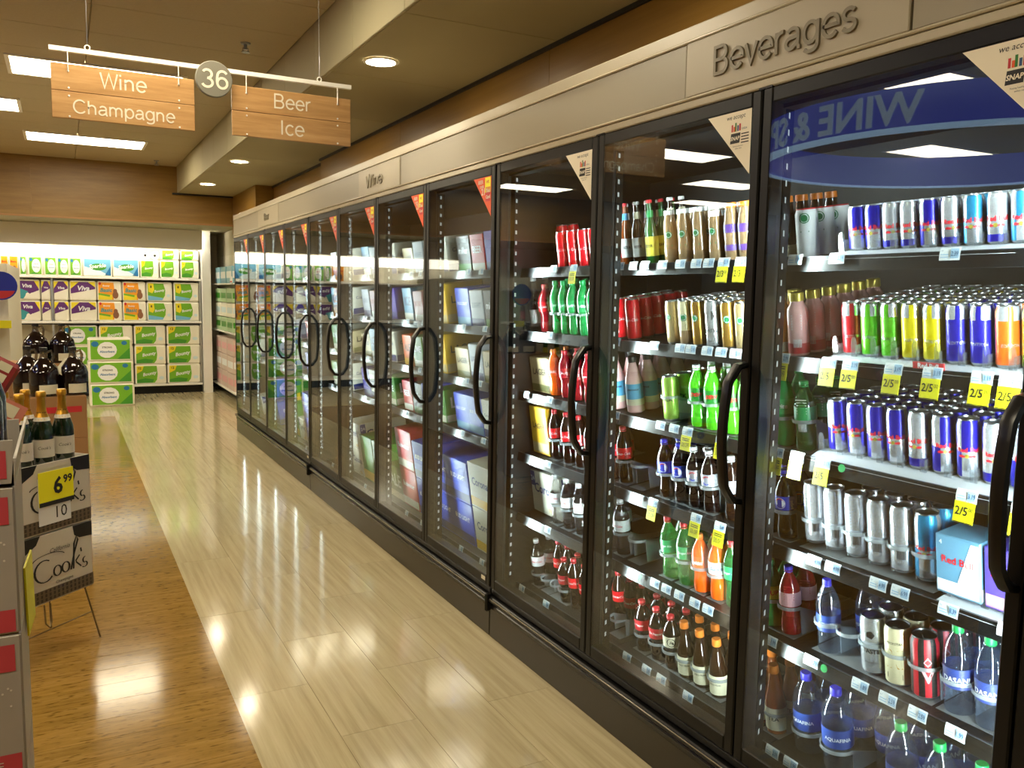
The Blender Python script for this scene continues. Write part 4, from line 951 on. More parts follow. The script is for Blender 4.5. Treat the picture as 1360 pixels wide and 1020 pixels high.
can_rack(0, [1.601, 1.546, 1.493, 1.440, 1.384, 1.326, 1.268, 1.210, 1.154], .0235, .019)
rk = can_rack(1, [1.597, 1.535, 1.473, 1.411, 1.350, 1.288, 1.226, 1.165, 1.103], .0262, .016)
can_rack(2, [1.626, 1.560, 1.496, 1.434, 1.370, 1.304, 1.238, 1.173, 1.108], .0268, .018)
b = MB().box((-.0895, 1.262, .0135), (-.0865, 1.345, .030)); b.m = [0] * len(b.f)
b.text('Red Bull', 0, 0, w=.055, m=1, M=TX(-.0900, 1.3035, .0215), bold=.03); b.obj('brand_strip', ['redpack', 'label_white'], rk)
can_rack(3, [1.215, 1.092], .03, .01)

TAGM = {}
def price_tag(door, l, y, price, sale=None, i=0, n=1):
    key = (price, sale)
    if key not in TAGM:
        b = MB(); q = MB()
        for k in range(4):      # the strip curls slightly outward at the bottom
            z0, z1 = -.028 + k * .0075, -.028 + (k + 1) * .0075
            x0, x1 = -.003 + .002 * ((k - 1.5) / 2) ** 2, -.003 + .002 * ((k - .5) / 2) ** 2
            b.add([(x0, .026, z0), (x0, -.026, z0), (x1, -.026, z1), (x1, .026, z1)], [(0, 1, 2, 3)])
        p = TX(-.0042, 0, -.013)
        q.poly([(.003, -.011), (.024, -.011), (.024, .012), (.003, .012)], 1, p)
        p2 = TX(-.0048, 0, -.013)
        q.text(price, .0135, 0, w=.017, h=.012, m=2, M=p2, bold=.01)
        q.text('TV', -.018, .007, w=.006, m=2, M=p2)
        for k in range(2): q.poly([(-.022, -.009 + k * .006), (-.002, -.009 + k * .006), (-.002, -.0065 + k * .006), (-.022, -.0065 + k * .006)], 1, p)
        parts = [('card', b.mesh('card', 'tag_white')), ('print', q.mesh('print', ['tag_white', 'tag_blue', 'ink_blue'], False))]
        if sale:
            s = MB().box((-.0052, -.025, -.077), (-.0044, .025, -.027))
            sp = MB(); M = TX(-.0058, 0, -.052)
            if sale.startswith('2/'):
                sp.text(sale, -.006, .003, w=.03, h=.02, m=0, M=M, bold=.012); sp.text('00', .0165, .008, w=.010, h=.009, m=0, M=M)
                sp.poly([(-.024, -.0245), (.024, -.0245), (.024, -.0225), (-.024, -.0225)], 0, M)
            else:
                sp.text('50% OFF', 0, -.006, w=.036, h=.015, m=0, M=M)
                for k in range(2): sp.poly([(-.018, .008 + k * .006), (.018, .008 + k * .006), (.018, .0105 + k * .006), (-.018, .0105 + k * .006)], 0, M)
            parts += [('sale_card', s.mesh('sale_card', 'yellow')), ('sale_print', sp.mesh('sale_print', 'ink', False))]
        TAGM[key] = parts
    lab = '%s tag, %s, rail below %s shelf, %s door' % ('yellow sale price' if sale else 'small white price', from_left(i, n), LN[l], DN[door])
    t = thing('price_tag', lab, 'price tag', (XC - .0915, y, LV[l] + .006), (0, .12, 0), 'price tags on the shelf rails')
    for nm, me in TAGM[key]: link(me, nm, t)
def tags(door, l, items):
    items = sorted(items, key=lambda a: -a[0])
    for i, a in enumerate(items): price_tag(door, l, a[0], a[1], a[2] if len(a) > 2 else None, i, len(items))
tags(-1, 0, [(1.795, '1.99'), (1.735, '1.99'), (1.59, '2.39'), (1.265, '2.39')])
tags(-1, 1, [(1.762, '2.99', 'off'), (1.596, '3.19', '2/5'), (1.525, '3.19', '2/5'), (1.395, '3.19', '2/5'), (1.288, '3.19', '2/5'), (1.165, '3.19', '2/5'), (1.10, '3.19', '2/5')])
tags(-1, 2, [(1.766, '1.89', 'off'), (1.69, '1.89', 'off'), (1.597, '3.19', '2/5'), (1.18, '3.19', '2/5'), (1.05, '3.19', '2/5')])
tags(-1, 3, [(1.79, '1.89', 'off'), (1.61, '4.99'), (1.545, '4.99'), (1.40, '4.99'), (1.335, '6.99'), (1.205, '8.39'), (1.06, '8.39')])
tags(-1, 4, [(1.754, '1.99'), (1.60, '1.79'), (1.435, '1.89'), (1.35, '2.59'), (1.265, '2.59'), (1.165, '1.99')]); tags(-1, 5, [(1.725, '2.09'), (1.654, '1.99')])
tags(0, 0, [(y, p) for y, p in zip((2.58, 2.5, 2.43, 2.33, 2.235, 2.155, 2.095), ('1.99', '1.99', '1.99', '1.99', '2.19', '2.19', '2.19'))] + [(2.025, '2.19', '2/3'), (1.95, '2.19', '2/3')])
tags(0, 1, [(y, '2.19') for y in (2.59, 2.36, 2.22, 2.165, 2.085, 2.02, 1.955)]); tags(0, 2, [(2.58, '1.79'), (2.31, '2.29'), (2.235, '1.89'), (2.165, '1.89', 'off'), (2.0, '1.89', 'off')])
tags(0, 3, [(2.335, '1.89', 'off'), (2.105, '1.89', 'off'), (1.99, '1.89', 'off')]); tags(0, 4, [(y, '1.89') for y in (2.31, 2.245, 2.175, 2.095, 2.03)]); tags(0, 5, [(y, '1.89') for y in (2.46, 2.34, 2.255, 2.11)])
tags(1, 0, [(3.06, '2.19'), (2.9, '2.19', 'off')]); tags(1, 1, [(3.08, '1.89')]); tags(1, 2, [(3.27, '6.99'), (3.07, '1.89'), (2.88, '1.89')]); tags(1, 3, [(3.07, '1.89')]); tags(1, 4, [(3.06, '1.89')]); tags(1, 5, [(3.28, '1.89'), (3.06, '1.89')])
for dno in range(2, 7):
    for l in (0, 1, 2, 3, 5):
        tags(dno, l, [(YK(dno) + .12 + .2 * k + .05 * ((l + k) % 2), '%d.99' % (6 + (l + k) % 5)) for k in range(3)])
for y, l, nm in ((2.415, 3, 'left of the middle, fourth rail, second-nearest door'), (1.535, 2, 'below the third shelf, nearest door'), (2.4, 4, 'below the fifth shelf, second-nearest door'), (1.555, 4, 'below the fifth shelf, nearest door')):
    MB().disc(0, 0, .011, 0, TX(-.0012, 0, -.01), t=.001).obj('rail_dot', 'cap_green', None, (XC - .0915, y, LV[l]), (0, .12, 0), label='round green dot on the rail ' + nm, cat='sticker', group='green dots on the rails')

# ------------------------------------------------------------------ back wall of paper goods
for nm, c in (('wrap', 'ece8d8'), ('tw_green', '6fae22'), ('tw_dkgreen', '3f8f25'), ('tw_yellow', 'e6d21c'), ('tw_purple', '5a2470'), ('tw_teal', '2f8f98'), ('tw_orange', 'ef9a16'), ('tw_blue', '6fb2d6'), ('tw_pale', 'cfe3ea'), ('tw_blue2', '1f6fa8'), ('skin', '8a5a3c')):
    mat(nm, c, .38, coat=.15)
G = ['tw_green', 'tw_dkgreen', 'tw_yellow', 'tw_purple', 'tw_teal', 'tw_orange', 'tw_blue', 'tw_pale', 'tw_blue2', 'skin', 'ink', 'label_white', 'ink_red', 'wrap']
def art_pack(kind, w, h):
    b = MB()
    P = lambda pts, m, z=0.: b.add([((x - .5) * w, y * h, z) for x, y in pts], [tuple(range(len(pts)))], m)
    def blob(cx, cy, rx, ry, m, z, n=14): P([(cx + rx * cos(2 * pi * i / n), cy + ry * sin(2 * pi * i / n)) for i in range(n)], m, z)
    T = lambda s, cx, cy, tw, m, sh=.2, z=.002, rot=0.: b.text(s, (cx - .5) * w, cy * h, w=tw * w, m=m, shear=sh, bold=.03, rot=rot, M=Matrix.Translation((0, 0, z)))
    e = .02
    if kind == 'bounty':
        P([(e, .04), (.62, .04), (.7, .2), (.73, .5), (.7, .96), (e, .96)], 0); P([(e, .04), (.55, .04), (.6, .22), (.3, .3), (e, .2)], 1, .001)
        P([(e, .55), (.2, .7), (.26, .96), (e, .96)], 2, .001); T('Bounty', .46, .52, .46, 11, .25, .002, .18); blob(.86, .3, .08, .09, 7, .001); T('12', .13, .84, .09, 10, 0)
    elif kind == 'bounty_blue':
        P([(e, .04), (.6, .04), (.72, .3), (.74, .6), (.66, .96), (e, .96)], 0); P([(e, .04), (.6, .04), (.66, .16), (e, .3)], 6, .001); P([(.05, .5), (.2, .42), (.28, .6), (.25, .96), (.04, .96)], 2, .001)
        T('Bounty', .5, .55, .42, 11, .25, .002, .18); T('8', .15, .78, .07, 10, 0); blob(.86, .3, .07, .08, 7, .001)
    elif kind == 'viva':
        P([(e, .45), (.5, .3), (.98, .5), (.98, .97), (e, .97)], 3); P([(.75, .97), (.98, .55), (.98, .97)], 2, .001); P([(e, .05), (.2, .05), (.45, .42), (e, .6)], 4, .001)
        for q in range(3): blob(.42 + .22 * q, .2, .11, .17, 13, .0015)
        T('Viva', .4, .72, .5, 11, .2)
    elif kind == 'viva_yellow':
        P([(e, .35), (.98, .6), (.98, .97), (e, .97)], 3); P([(e, .97), (e, .6), (.35, .97)], 2, .001); P([(.7, .97), (.98, .7), (.98, .97)], 2, .001)
        for q in range(4): blob(.16 + .22 * q, .18, .12, .16, 13, .0015)
        T('Viva', .52, .64, .5, 11, .2)
    elif kind == 'basic':
        P([(e, .04), (.66, .04), (.72, .5), (.68, .96), (e, .96)], 5); P([(e, .04), (.6, .04), (.62, .3), (e, .38)], 2, .001); P([(e, .3), (.5, .2), (.52, .3), (e, .4)], 0, .0015)
        T('Basic', .36, .56, .5, 4, .2); T('Bounty', .36, .78, .3, 11, .2); blob(.75, .3, .13, .2, 9, .001); blob(.74, .5, .09, .13, 9, .0015); blob(.09, .9, .05, .08, 12, .001)
    elif kind == 'sparkle':
        P([(e, .04), (.98, .04), (.98, .97), (e, .97)], 6); P([(e, .05), (.9, .05), (.6, .3), (.3, .4), (e, .55)], 7, .001); blob(.52, .52, .3, .2, 1, .0012); T('Sparkle', .5, .55, .62, 11, .25, .002, .12); P([(.75, .05), (.98, .05), (.98, .6)], 8, .001)
    elif kind == 'small_green':
        P([(.04, .03), (.96, .03), (.96, .97), (.04, .97)], 0); blob(.58, .5, .34, .38, 11, .001); T('STRONG', .58, .6, .34, 12, 0); T('Absorbent', .58, .42, .5, 8, 0); blob(.2, .84, .12, .09, 8, .0012); P([(.04, .03), (.9, .03), (.4, .16)], 1, .001)
    elif kind == 'big_green':
        P([(e, .06), (.98, .06), (.98, .97), (e, .97)], 0); blob(.42, .5, .24, .38, 11, .001); T('STRONG', .42, .62, .24, 10, 0); T('Absorbent', .42, .42, .36, 8, 0); blob(.13, .78, .09, .13, 8, .0012); blob(.84, .82, .07, .1, 8, .0012); P([(.66, .06), (.98, .06), (.98, .6)], 1, .001)
    elif kind == 'orange_small':
        P([(.04, .03), (.96, .03), (.96, .97), (.04, .97)], 5); T('Basic', .5, .7, .7, 12, .1); blob(.55, .3, .25, .18, 9, .001)
    return b
PK = {}
def paper_pack(kind, x0, x1, z0, z1, yf, label, dep=.3, rolls=False, group='paper goods on the back wall'):
    w, h = x1 - x0, z1 - z0
    t = thing('paper_towel_pack', label, 'paper towels', ((x0 + x1) / 2, yf, z0), (0, 0, 0), group)
    MB().rbox((-w / 2, 0, 0), (w / 2, dep, h), min(.02, w * .1)).obj('wrap', 'wrap', t)
    art_pack(kind, w * .94, h * .94).obj('print', G, t, (0, -.002, h * .03), (pi / 2, 0, 0), smooth=False)
    if rolls:
        n = max(2, round(w / .12))
        for i in range(n):
            MB().lathe([(w / n * .46, h - .006), (w / n * .46, h + .004), (w / n * .15, h + .006), (w / n * .15, h - .006)], 12, c=(-w / 2 + w / n * (i + .5), dep / 2, 0)).obj('roll_top', 'white', t)
    return t
YG = 13.7
mat('tube_light', 'ffffff', .5, emit=(1, .93, .76), k=11.0)
t = thing('shelving_unit', 'white three-tier wall shelving of paper goods under a lit canopy', 'shelving', (0, YG, 0))
U = lambda b, n, m: b.obj(n, m, t, (0, -YG, 0))
XL = -3.0
U(MB().box((XL, YG + .46, .12), (1.89, YG + .5, 2.2)), 'back_panel', 'offwhite')
U(MB().box((XL, YG + .06, 0), (1.89, YG + .46, .12)), 'base', 'black')
U(MB().rbox((XL, YG - .02, .12), (1.89, YG + .46, .148), .004), 'shelf', 'white'); U(MB().rbox((XL, YG - .01, 1.068), (1.89, YG + .46, 1.098), .004), 'shelf', 'white'); U(MB().rbox((XL, YG - .01, 1.712), (1.89, YG + .46, 1.742), .004), 'shelf', 'white')
U(MB().box((XL, YG + .01, 1.05), (1.89, YG + .44, 1.068)), 'shelf_bracket', 'dark')
for x in (-.115, 1.88): U(MB().box((x - .012, YG + .01, .15), (x + .012, YG + .03, 1.71)), 'upright', 'alu')
U(MB().box((XL, YG + .44, 2.02), (1.05, YG + .46, 2.185)), 'canopy_light', 'canopy_light')
U(MB().box((XL, YG - .25, 2.175), (1.89, YG - .22, 2.46)), 'valance', 'white'); U(MB().box((XL, YG - .2, 2.26), (1.88, YG - .12, 2.29)), 'lamp_tube', 'tube_light')
U(MB().box((XL, YG - .22, 2.44), (1.89, YG + .46, 2.46)), 'canopy_top', 'white')
for x in (-.41, .69): U(MB().box((x - .002, YG + .432, 2.02), (x + .002, YG + .44, 2.185)), 'light_joint', 'offwhite')
MB().box((1.905, YG - .08, 0), (2.03, 14.465, 2.464)).obj('trim_2', 'white', kind='structure')
R1 = [('orange_small', -.727, -.636), ('orange_small', -.622, -.517), ('small_green', -.496, -.42), ('small_green', -.396, -.224), ('small_green', -.197, -.045), ('small_green', -.036, .111), ('small_green', .119, .269), ('sparkle', .289, .672), ('sparkle', .678, 1.037), ('bounty', 1.052, 1.303), ('bounty', 1.325, 1.590), ('bounty', 1.612, 1.873)]
WD = {'orange_small': 'small orange roll pack', 'small_green': 'small green roll pack', 'sparkle': 'pale blue towel pack', 'bounty': 'green yellow-cornered towel pack', 'viva': 'purple and teal towel pack', 'viva_yellow': 'purple and yellow towel pack', 'basic': 'orange towel pack with face', 'bounty_blue': 'green and blue towel pack', 'big_green': 'green white towel pack'}
for i, (k, a, b) in enumerate(R1):
    paper_pack(k, a, b, 1.744, 2.012, YG + .02, '%s, %s on the top shelf of the back wall' % (WD[k], from_left(i, len(R1))))
paper_pack('bounty', 1.345, 1.592, 2.016, 2.17, YG + .03, 'green towel pack stacked highest, left, on the back wall'); paper_pack('bounty', 1.614, 1.872, 2.016, 2.17, YG + .03, 'green towel pack stacked highest, right, on the back wall')
t = thing('toilet_roll', 'two bare white rolls lying on the top row of packs', 'paper rolls', (1.19, YG + .03, 2.014))
for x in (-.065, .065):
    MB().lathe([(.02, 0), (.058, 0), (.06, .004), (.06, .1), (.02, .1), (.02, 0)], 18, M=Matrix.Translation((x, .1, .0605)) @ Matrix.Rotation(pi / 2, 4, 'X')).obj('roll', 'white', t)
    MB().lathe([(.019, .02), (0, .02)], 12, M=Matrix.Translation((x, .1, .0605)) @ Matrix.Rotation(pi / 2, 4, 'X')).obj('core', 'dark', t)
R2 = [('orange_small', -.66, -.545), ('viva', -.53, -.262), ('viva_yellow', -.25, -.13), ('viva_yellow', -.1, .095), ('viva_yellow', .106, .455), ('basic', .464, .790), ('basic', .798, 1.116), ('bounty_blue', 1.126, 1.485), ('bounty_blue', 1.505, 1.872)]
for i, (k, a, b) in enumerate(R2):
    for q, (z0, z1, nm) in enumerate(((1.10, 1.388, 'lower'), (1.392, 1.680, 'upper'))):
        paper_pack(k, a, b, z0, z1, YG + .015, '%s, %s, %s layer on the middle shelf' % (WD[k], from_left(i, len(R2)), nm))
R3 = [('big_green', -.008, .447), ('bounty', .468, .918), ('bounty', .937, 1.372), ('bounty', 1.390, 1.870)]
for i, (k, a, b) in enumerate(R3):
    for q, (z0, z1, nm) in enumerate(((.150, .444, 'lower'), (.447, .738, 'middle'), (.741, 1.036, 'upper'))):
        paper_pack(k, a, b, z0, z1, YG + .01, '%s, %s, %s layer on the bottom shelf' % (WD[k], from_left(i, len(R3)), nm))
for q, nm in enumerate(('lowest', 'middle', 'topmost')):
    paper_pack('big_green', .29 - .01 * (q == 1), .835 - .008 * q, .305 * q, .302 + .305 * q, 12.42, 'green white towel pack, %s of the stack standing on the floor' % nm, .45, q == 2, 'stack of towel packs on the floor')
# side wall shelving in the recess behind the coolers
t = thing('side_shelving', 'narrow white shelving on the side wall past the coolers', 'shelving', (2.26, 12.1, 0))
for z in (.12, .96, 1.66): MB().box((-.16, 0, z), (0, 2.0, z + .02)).obj('shelf', 'white', t)
MB().box((-.006, 0, .12), (0, 2.0, 2.1)).obj('back_panel', 'offwhite', t)
mat('box_pink', 'cdb8ae', .5); mat('pack_green_pale', 'a9c39a', .5); mat('bag_blue', '7fb0c4', .4)
def side_pack(y, w, z, h, m, band, label):
    t = thing('wrapped_pack', label, 'packaged goods', (2.12, y, z), (0, 0, 0), 'packs on the side wall shelving')
    MB().rbox((0, 0, 0), (.12, w, h), .008).obj('wrap', m, t)
    p = MB().poly([(-w + .02, h * .3), (-.02, h * .3), (-.02, h * .7), (-w + .02, h * .7)], 0, TX(-.001, 0, 0)).poly([(.01, h * .3), (.1, h * .3), (.1, h * .7), (.01, h * .7)], 0, TY(0, -.001, 0))
    p.obj('print', band, t, smooth=False)
for c in range(3):
    for q in range(3): side_pack(12.35 + .5 * c, .46, .142 + .25 * q, .24, 'box_pink', 'label_white' if q % 2 else 'foam_pink', 'pinkish box, %s column, %s layer, low on the side wall' % (['near', 'middle', 'far'][c], ['lowest', 'middle', 'top'][q]))
    for q in range(3): side_pack(12.35 + .5 * c, .44, .982 + .21 * q, .2, 'pack_green_pale' if q != 1 else 'wrap', 'tw_dkgreen' if q != 1 else 'tw_pale', 'green and white pack, %s column, %s layer, side wall middle shelf' % (['near', 'middle', 'far'][c], ['lowest', 'middle', 'top'][q]))
    side_pack(12.35 + .5 * c, .42, 1.682, .24, 'bag_blue', 'label_white', 'pale blue bag, %s, on the side wall top shelf' % ['nearest', 'middle', 'farthest'][c])
t = thing('shelf_sign', 'small oval red and white sign on the recess shelving', 'sign', (2.09, 12.2, 1.72))
MB().lathe([(0, 0), (.09, 0), (.09, .006), (0, .006)], 20, M=Matrix.Rotation(-pi / 2, 4, 'Y') @ Matrix.Scale(.6, 4, (1, 0, 0))).obj('plate', 'label_white', t)
MB().box((-.008, -.07, -.03), (-.0065, .07, -.012)).obj('stripe', 'ink_red', t)

# ------------------------------------------------------------------ left-hand displays
def art_cook(b, w, h, M):
    Q = lambda pts, m, z=0: b.add([(x * w, y * h, z) for x, y in pts], [tuple(range(len(pts)))], m, M)
    Q([(-.5, .02), (.5, .02), (.5, .2), (-.5, .2)], 3); Q([(-.5, .78), (-.34, .88), (-.28, 1), (-.5, 1)], 1); Q([(.2, 1), (.22, .86), (.3, .8), (.5, .78), (.5, 1)], 1)
    for i in range(16): Q([(-.49 + i * .062, .03), (-.46 + i * .062, .03), (-.46 + i * .062, .19), (-.49 + i * .062, .19)], 2, .0005)
    for k in range(2): Q([(-.5, .075 + .06 * k), (.5, .075 + .06 * k), (.5, .09 + .06 * k), (-.5, .09 + .06 * k)], 3, .001)
    arc = lambda cx, cy, rx, ry, a0, a1, n=14: [((cx + rx * cos(a0 + (a1 - a0) * i / n)) * w, (cy + ry * sin(a0 + (a1 - a0) * i / n)) * h) for i in range(n + 1)]
    Mz = M @ Matrix.Translation((0, 0, .001))
    b.ribbon(arc(-.24, .47, .14, .16, 1.0, 5.6), .011 * w / .34, 1, Mz); b.ribbon(arc(-.17, .62, .24, .09, 2.9, .3), .006, 1, Mz)
    b.ribbon(arc(-.05, .42, .055, .075, .6, 6.9), .010, 1, Mz); b.ribbon(arc(.075, .43, .055, .075, .6, 6.9), .010, 1, Mz)
    b.ribbon([(.15 * w, .36 * h), (.21 * w, .6 * h), (.27 * w, .78 * h), (.25 * w, .84 * h), (.21 * w, .74 * h), (.19 * w, .36 * h)], .009, 1, Mz)
    b.ribbon([(.29 * w, .54 * h), (.23 * w, .47 * h), (.24 * w, .44 * h), (.31 * w, .36 * h)], .009, 1, Mz); b.ribbon([(.31 * w, .64 * h), (.32 * w, .58 * h)], .008, 1, Mz)
    b.ribbon(arc(.38, .44, .04, .045, 1.6, 4.4, 8) + arc(.36, .37, .045, .04, 1.2, -2.4, 8), .009, 1, Mz)
    b.text('California', 0, .74 * h, w=.3 * w, m=2, M=Mz, shear=.3); b.text('Champagne', .05 * w, .25 * h, w=.26 * w, m=2, M=Mz)
mat('case_white', 'cfc8ba', .5, vary=.03); mat('plaid', '6d5e48', .5); mat('plaid_dk', '3d3226', .5); mat('wire', '8a7a5c', .3, metal=.9)
RZ = .75
BW, BD, BH = .345, .27, .295
dx, dy = cos(RZ), sin(RZ)
bx, by = -.043, 3.995            # middle of the front face
def wine_case(z, label, tray):
    t = thing('wine_case', label, 'box', (bx, by, z), (0, 0, RZ), 'white wine cases on the wire stand')
    b = MB()
    if tray:
        w_ = .004
        b.box((-BW / 2, 0, 0), (BW / 2, BD, w_)); b.box((-BW / 2, 0, 0), (BW / 2, w_, BH)); b.box((-BW / 2, BD - w_, 0), (BW / 2, BD, BH)); b.box((-BW / 2, 0, 0), (-BW / 2 + w_, BD, BH)); b.box((BW / 2 - w_, 0, 0), (BW / 2, BD, BH)); b.box((-BW / 2, 0, BH - .03), (BW / 2, BD, BH - .025))
    else: b.rbox((-BW / 2, 0, 0), (BW / 2, BD, BH), .003)
    b.obj('carton', 'case_white', t)
    p = MB(); art_cook(p, BW, BH, TY(0, -.0012, 0)); p.obj('print', ['case_white', 'ink', 'plaid_dk', 'plaid'], t, smooth=False)
    return t
wine_case(.255, 'lower white wine case with black script reading Cooks on wire stand', False)
wine_case(.555, 'upper open white wine case holding gold-topped bottles', True)
t = thing('sale_sign', 'yellow 6.99 sale card over a white card on the wine case', 'price sign', (bx, by, .62), (0, 0, RZ))
MB().box((-.10, -.006, -.03), (.06, -.003, .17)).obj('white_card', 'label_white', t)
c = MB().box((-.10, -.010, .05), (.075, -.0065, .195)).obj('yellow_card', 'yellow', t)
MB().box((-.10, -.0115, .05), (.075, -.0102, .068)).obj('black_band', 'ink', c)
MB().text('6', -.005, .13, h=.075, M=TY(0, -.0108, 0), bold=.03).obj('digit', 'ink', c); MB().text('99', .045, .15, h=.036, M=TY(0, -.0108, 0), bold=.03).obj('digits', 'ink', c)
MB().text('10', .012, .015, h=.05, M=TY(0, -.0066, 0)).obj('old_price', 'ink', t)
t = thing('wire_stand', 'low bent wire stand carrying the white wine cases', 'stand', (bx, by, 0), (0, 0, RZ))
for s in (-1, 1):
    MB().tube([(s * .15, .03, .25), (s * .19, -.01, 0.004)], .004).obj('leg', 'wire', t); MB().tube([(s * .15, .24, .25), (s * .19, .28, 0.004)], .004).obj('leg', 'wire', t)
MB().tube([(-.17, .01, .13), (.17, .01, .13)], .003).obj('crossbar', 'wire', t); MB().tube([(-.15, .03, .25), (-.15, .24, .25)], .003).tube([(.15, .03, .25), (.15, .24, .25)], .003).tube([(-.15, .03, .25), (.15, .03, .25)], .003).tube([(-.15, .24, .25), (.15, .24, .25)], .003).obj('top_frame', 'wire', t)
MB().tube([(-.09, .0, .25), (-.09, -.005, .17), (-.075, -.008, .15), (-.06, -.005, .17), (-.06, 0, .25)], .004).obj('hook', 'wire', t)
CH = [(.92, 0), (1, .015), (1, .42), (.95, .50), (.62, .64), (.42, .74), (.38, .80)]
def sparkling(x, y, z, label, h=.315, rz=0.):
    t = thing('sparkling_wine_bottle', label, 'bottle', (x, y, z), (0, 0, rz), 'sparkling wine bottles in the open case')
    r = .043
    MB().lathe([(0, 0)] + [(r * a, h * q) for a, q in CH] + [(0, h * .8)], 20).obj('glass', 'champ_green', t)
    MB().lathe([(r * .72, h * .62), (r * .46, h * .72), (r * .40, h * .80), (r * .39, h * .92), (r * .46, h * .925), (r * .46, h * .985), (r * .38, h), (0, h)], 16).obj('foil', 'gold_foil', t)
    MB().lathe([(r * .74, h * .605), (r * .76, h * .605), (r * .64, h * .655), (r * .62, h * .655)], 18).obj('neck_label', 'case_white', t)
    MB().lathe([(r * 1.005, h * .12), (r * 1.015, h * .12), (r * 1.015, h * .36), (r * 1.005, h * .36)], 20).obj('label', 'case_white', t)
    q = MB(); q.wrap(MB().text("Cook's", 0, 0, w=.05, shear=.3), r * 1.016, h * .25, 1.75); q.obj('print', 'ink', t, smooth=False)
mat('champ_green', '10200f', .08, coat=.7)
ux, uy = cos(RZ), sin(RZ); vx, vy = -sin(RZ), cos(RZ)
n_ = 0
for q, nm in ((0, 'front row'), (1, 'back row')):
    for i in range(3):
        if (q, i) in ((1, 2),): continue
        a, c = -.11 + .105 * i + .02 * q, .065 + .11 * q
        sparkling(bx + a * ux + c * vx, by + a * uy + c * vy, .829, 'gold-topped green sparkling wine bottle, %s, %s of the case' % (['left', 'middle', 'right'][i], nm))

# stack of pink-banded cases at the left edge
mat('case_grey', 'a9a196', .5, vary=.04); mat('case_pink', 'c5444e', .5); mat('dot', 'd8d3c6', .5)
LX = -.094; LY = 1.88
def grey_case(z, h, label, tray=False):
    t = thing('wine_case', label, 'box', (LX, LY, z), (0, 0, 0), 'pink-banded cases at the left edge')
    b = MB(); W_, D_ = .36, .30
    if tray:
        b.box((-W_, 0, 0), (0, D_, .005)); b.box((-W_, 0, 0), (0, .005, h)); b.box((-W_, D_ - .005, 0), (0, D_, h)); b.box((-W_, 0, 0), (-W_ + .005, D_, h)); b.add([(-.005, 0, 0), (0, 0, 0), (0, D_, 0), (-.005, D_, 0), (.0, 0, h * .6), (.005, 0, h * .6), (.016, D_, h * 1.05), (.011, D_, h * 1.05)], [(3, 2, 1, 0), (4, 5, 6, 7), (0, 1, 5, 4), (1, 2, 6, 5), (2, 3, 7, 6), (3, 0, 4, 7)])
    else: b.rbox((-W_, 0, 0), (0, D_, h), .004)
    b.obj('carton', 'case_grey', t)
    p = MB()
    F = TY(0, -.0008, 0); F2 = TY(0, -.0014, 0)
    p.poly([(-W_ + .003, h - .075), (-.012, h - .075), (-.012, h - .02), (-W_ + .003, h - .02)], 0, F)
    if not tray:
        p.poly([(-W_ + .003, .005), (-.008, .005), (-.008, .05), (-W_ + .003, .05)], 0, F)
        p.text('BUBBLY', -.115, h - .0475, w=.15, m=1, M=F2); p.text('SPARKLING WINE', -.13, .028, w=.18, m=1, M=F2)
        R_ = random.Random(3)
        for q in range(60):
            x, z_ = -R_.random() ** 1.2 * .3 - .02, .06 + R_.random() * (h - .15)
            p.disc(x, z_, .0022, 1, F2, 8)
    else:
        p.box((.0, .0, 0), (0, 0, 0), 0)
    p.obj('print', ['case_pink', 'dot'], t, smooth=False)
z = 0
for i, nm in enumerate(('lowest', 'second lowest', 'third from floor', 'uppermost closed')):
    grey_case(z, .297, 'grey pink-banded wine case, %s in the left edge stack' % nm); z += .2985
grey_case(z, .09, 'open pink-banded tray on top of the left edge stack', True)
mat('dark_bottle', '0c1016', .1, coat=.7)
for i, (x, y) in enumerate(((-.06, .07), (-.06, .19), (-.17, .10))):
    t = thing('wine_bottle', 'dark wine bottle with pale label in the top left tray, %s' % ['front', 'back', 'left'][i], 'bottle', (LX + x, LY + y, z + .006), (0, 0, 0), 'dark bottles in the left tray')
    h, r = .3, .043
    MB().lathe([(0, 0), (r, 0), (r, h * .5), (r * .8, h * .6), (r * .36, h * .72), (r * .34, h * .98), (0, h * .98)], 18).obj('glass', 'dark_bottle', t)
    MB().lathe([(r * 1.005, h * .06), (r * 1.012, h * .06), (r * 1.012, h * .16), (r * 1.005, h * .16)], 18).obj('label', 'label_cream', t)
    MB().lathe([(r * .39, h * .82), (r * .40, h * .82), (r * .40, h), (0, h)], 14).obj('foil', 'gold_foil', t)
    q = MB(); q.wrap(MB().text('DOREE', 0, 0, w=.04), r * 1.014, h * .11, 1.35); q.obj('print', 'ink', t, smooth=False)
# yellow shelf flag hanging behind the stack
MB().box((-.002, 0, 0), (.002, .10, .16)).obj('price_flag', 'yellow', None, (LX + .005, 2.06, .82), (.12, 0, -.1), label='slim yellow price flag fixed to the side of the left stack', cat='price flag')
